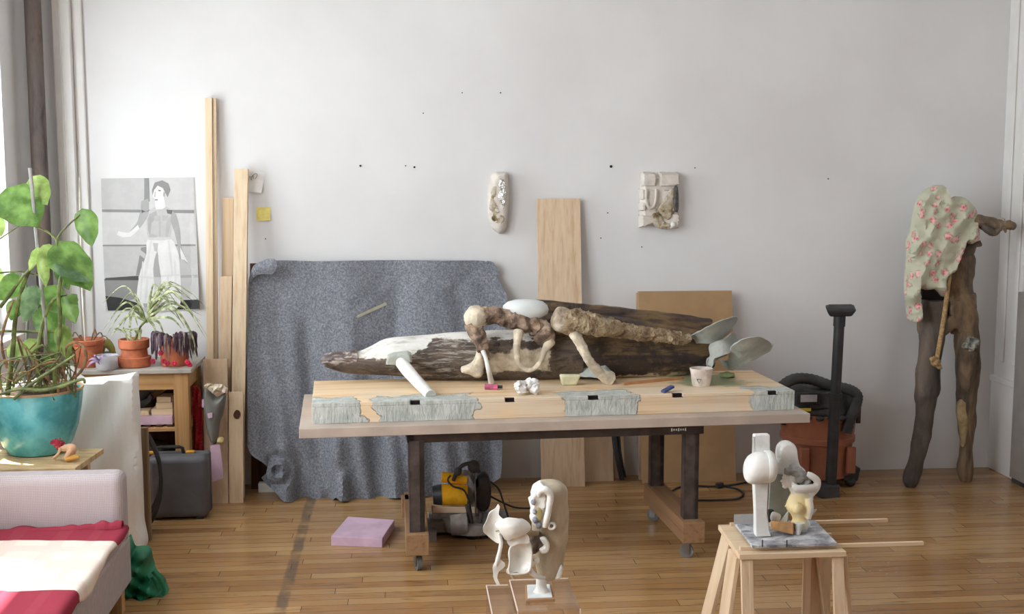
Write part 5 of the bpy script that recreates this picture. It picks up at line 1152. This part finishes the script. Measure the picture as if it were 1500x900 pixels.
T.part('back_column', MB().hexa([P(x,y,bY+d) for x, y, d in ((1124,765,.04),(1155,765,.04),(1155,765,.09),(1124,765,.09),(1128,690,.05),(1158,690,.05),(1158,690,.10),(1128,690,.10))]), plain('grey_green_clay', (168,172,164), .7, .06, 8, .2), bevel=.005)
T.part('paddle', MB().relief([(1139,665),(1141,655),(1147,649),(1154,647.5),(1162,650),(1167,658),(1169,672),(1172,682),(1180,690),(1176,697),(1160,697),(1146,696),(1134,692),(1133,676),(1139,674)], bY+.045, dome(.02,5), .03, 2.5), M['plaster'])
# bust: one continuous body
Yb = bY-.02; q = lambda x, y, d=0: P(x, y, Yb+d)
m = MB().ell(q(1157.5,702), (.031,.031,.036), (0,-.2,0)).ell(q(1151.5,706), (.017,.020,.024)).ell(q(1146.2,705.2), (.010,.006,.0065)).ell(q(1150,713.2), (.012,.012,.008)).ell(q(1147.4,709.4), (.008,.008,.0035)).ell(q(1149,700.5), (.009,.018,.004))
m.tube([q(1160,710),q(1164,718),q(1167,724)], [.02,.019,.026], 14, smooth=3)
m.loft(vloft([(718,1165,1180),(722,1160,1188),(728,1156,1191),(735,1153,1190),(741,1151,1188),(747,1153,1186),(753,1158,1184),(760,1161,1183),(768,1158,1187),(776,1163,1182),(784,1168,1176)], Yb, .70, 24, 0))
m.ell(q(1168,745,-.040), (.022,.020,.023)).ell(q(1151.2,742,-.004), (.005,.005,.005))
m.tube([q(1186,725,-.01),q(1195,715,-.012),q(1197,705,-.02),q(1189,698,-.026),q(1182,695,-.022)], [.017,.0165,.015,.014,.012], 12, smooth=4)
m.tube([q(1194,715,-.02),q(1180,716,-.045),q(1168,716,-.05),q(1162,712,-.046)], [.0165,.0165,.0155,.013], 12, smooth=4)
for dz in (0,1,2,3): m.tube([q(1164,711+dz*1.2,-.05),q(1160,707+dz*1.6,-.048)], [.007,.004], 8)
m.tube([q(1184,730,-.03),q(1186,745,-.036),q(1184,760,-.03)], [.016,.017,.012], 10, smooth=3)
t = NT('tinted_plaster'); v = t.map(); o = t.xyz()
ym = t.math('MULTIPLY', t.band(t.math('ADD', o[0], t.math('MULTIPLY', t.noise(v,14,4),.03)), -.2,.108,.012), t.band(t.math('ADD', o[2], t.math('MULTIPLY', t.noise(v,14,4),.03)), .035,.185,.012))
M['tint'] = t.done(t.mix(ym, (228,228,224), (232,214,164)), .55, t.noise(v,50,3), .15, .004)
bu = T.part('bust', m, M['tint'], remesh=.002, iters=2)
T.part('hair', MB().tube([q(1151.5,696,-.004),q(1155,692,-.006),q(1161,691.5,-.008),q(1169,696,-.010),q(1177,702,-.012)], [.012,.021,.027,.030,.026], 20, smooth=5).ell(q(1178,703,-.004), (.024,.027,.026)).ell(q(1166,698,.01), (.028,.026,.022)).rough(.010,45).rough(.005,90), plain('grey_clay_hair', (158,158,156), .65, .15, 25, .4), up=bu)
T.part('foam_chunk', MB().hexa([P(x,y,Yb+d) for x, y, d in ((1129,776,-.05),(1162,784,-.05),(1164,782,.0),(1130,774,.0),(1128,764,-.05),(1162,766,-.05),(1164,766,.0),(1130,763,.0))]), plain('tan_foam', (206,160,110), .7, .1, 20, .3), bevel=.003)
T.part('foot_plaster', MB().loft(vloft([(766,1163,1180),(775,1165,1175),(786,1164,1172)], Yb-.03, .8, 12, .004)), M['plaster'])
T.part('side_fin', MB().relief([(1180,752),(1196,746),(1194,750),(1186,757)], Yb, lambda d: .004, .004, 2), M['plaster'])
T.part('small_lump', MB().ell(P(1136,758,bY-.0), (.021,.02,.022)).rough(.006,40), M['plaster'])
T.part('plaster_shard', MB().prism([P(1143,765,bY+.0),P(1153,765,bY),P(1155,750,bY+.02)], (0,.01,0)), M['plaster'], smooth=False)
T.part('black_wedge', MB().obox(P(1129,756,bY+.03), (.02,.02,.05)), M['black'], smooth=False)
m = MB().hexa([P(x,y,bY+.09+d) for x, y, d in ((1075,768,0),(1104,768,0),(1104,768,.01),(1075,768,.01),(1075,754,.0),(1104,753,.0),(1104,753,.01),(1075,754,.01))])
zb = min(p.z for p in m.v); m.warp(lambda p: V(p.x, min(p.y, d2.y-.004), p.z))
solo('metal_plate', 'grey metal plate standing at the back of the marble board', 'plate', m, plain('brushed_plate', (186,186,186), .4, .06), smooth=False)

# ------------------------------------------------------------------ light
def area(name, loc, rot, sx, sy, e, col=(1,1,1)):
    l = bpy.data.lights.new(name, 'AREA'); l.shape = 'RECTANGLE'; l.size = sx; l.size_y = sy; l.energy = e; l.color = col
    o = bpy.data.objects.new(name, l); COL.objects.link(o); o.location = loc; o.rotation_euler = rot; return o
for i, (a, b) in enumerate(WIN):
    WZ1 = WZT-.75 if i == 0 else WZT
    o = area('window_daylight', (XL-.16,(a+b)/2,(WZ0+WZ1)/2), (0,-PI/2,0), WZ1-WZ0, b-a, 10); o.data.cycles.is_portal = True
area('window_daylight', (XL-.22,2.7,(WZ0+WZ1)/2), (0,-PI/2,0), WZ1-WZ0, 2.0, 42, (.98,.99,1))  # added lamp outside the third window, strengthens its daylight
s = bpy.data.lights.new('sun', 'SUN'); s.energy = 30; s.angle = math.radians(1.0); s.color = (1,.96,.90)
so_ = bpy.data.objects.new('sun', s); COL.objects.link(so_); so_.rotation_euler = V(.27,-.10,-.95).to_track_quat('-Z','Y').to_euler()
w = bpy.data.worlds.new('daylight'); SC.world = w; w.use_nodes = True
bg = w.node_tree.nodes['Background']; bg.inputs[0].default_value = (.91,.965,1,1); bg.inputs[1].default_value = 8.4
# ------------------------------------------------------------------ camera
cd = bpy.data.cameras.new('camera'); cd.sensor_width = 36; cd.lens = FPX/1500*36; cd.clip_start = .05
co = bpy.data.objects.new('camera', cd); COL.objects.link(co); co.location = CAM; co.rotation_euler = FW.to_track_quat('-Z','Y').to_euler()
SC.camera = co
vs = SC.view_settings; SC.display_settings.display_device = 'sRGB'
vs.view_transform = 'Standard'; vs.look = 'None'; vs.exposure = 0.0; vs.gamma = 1; vs.use_curve_mapping = False
SC.cycles.use_denoising = True
SC.cycles.max_bounces = 8; SC.cycles.transparent_max_bounces = 16; SC.cycles.sample_clamp_indirect = 6
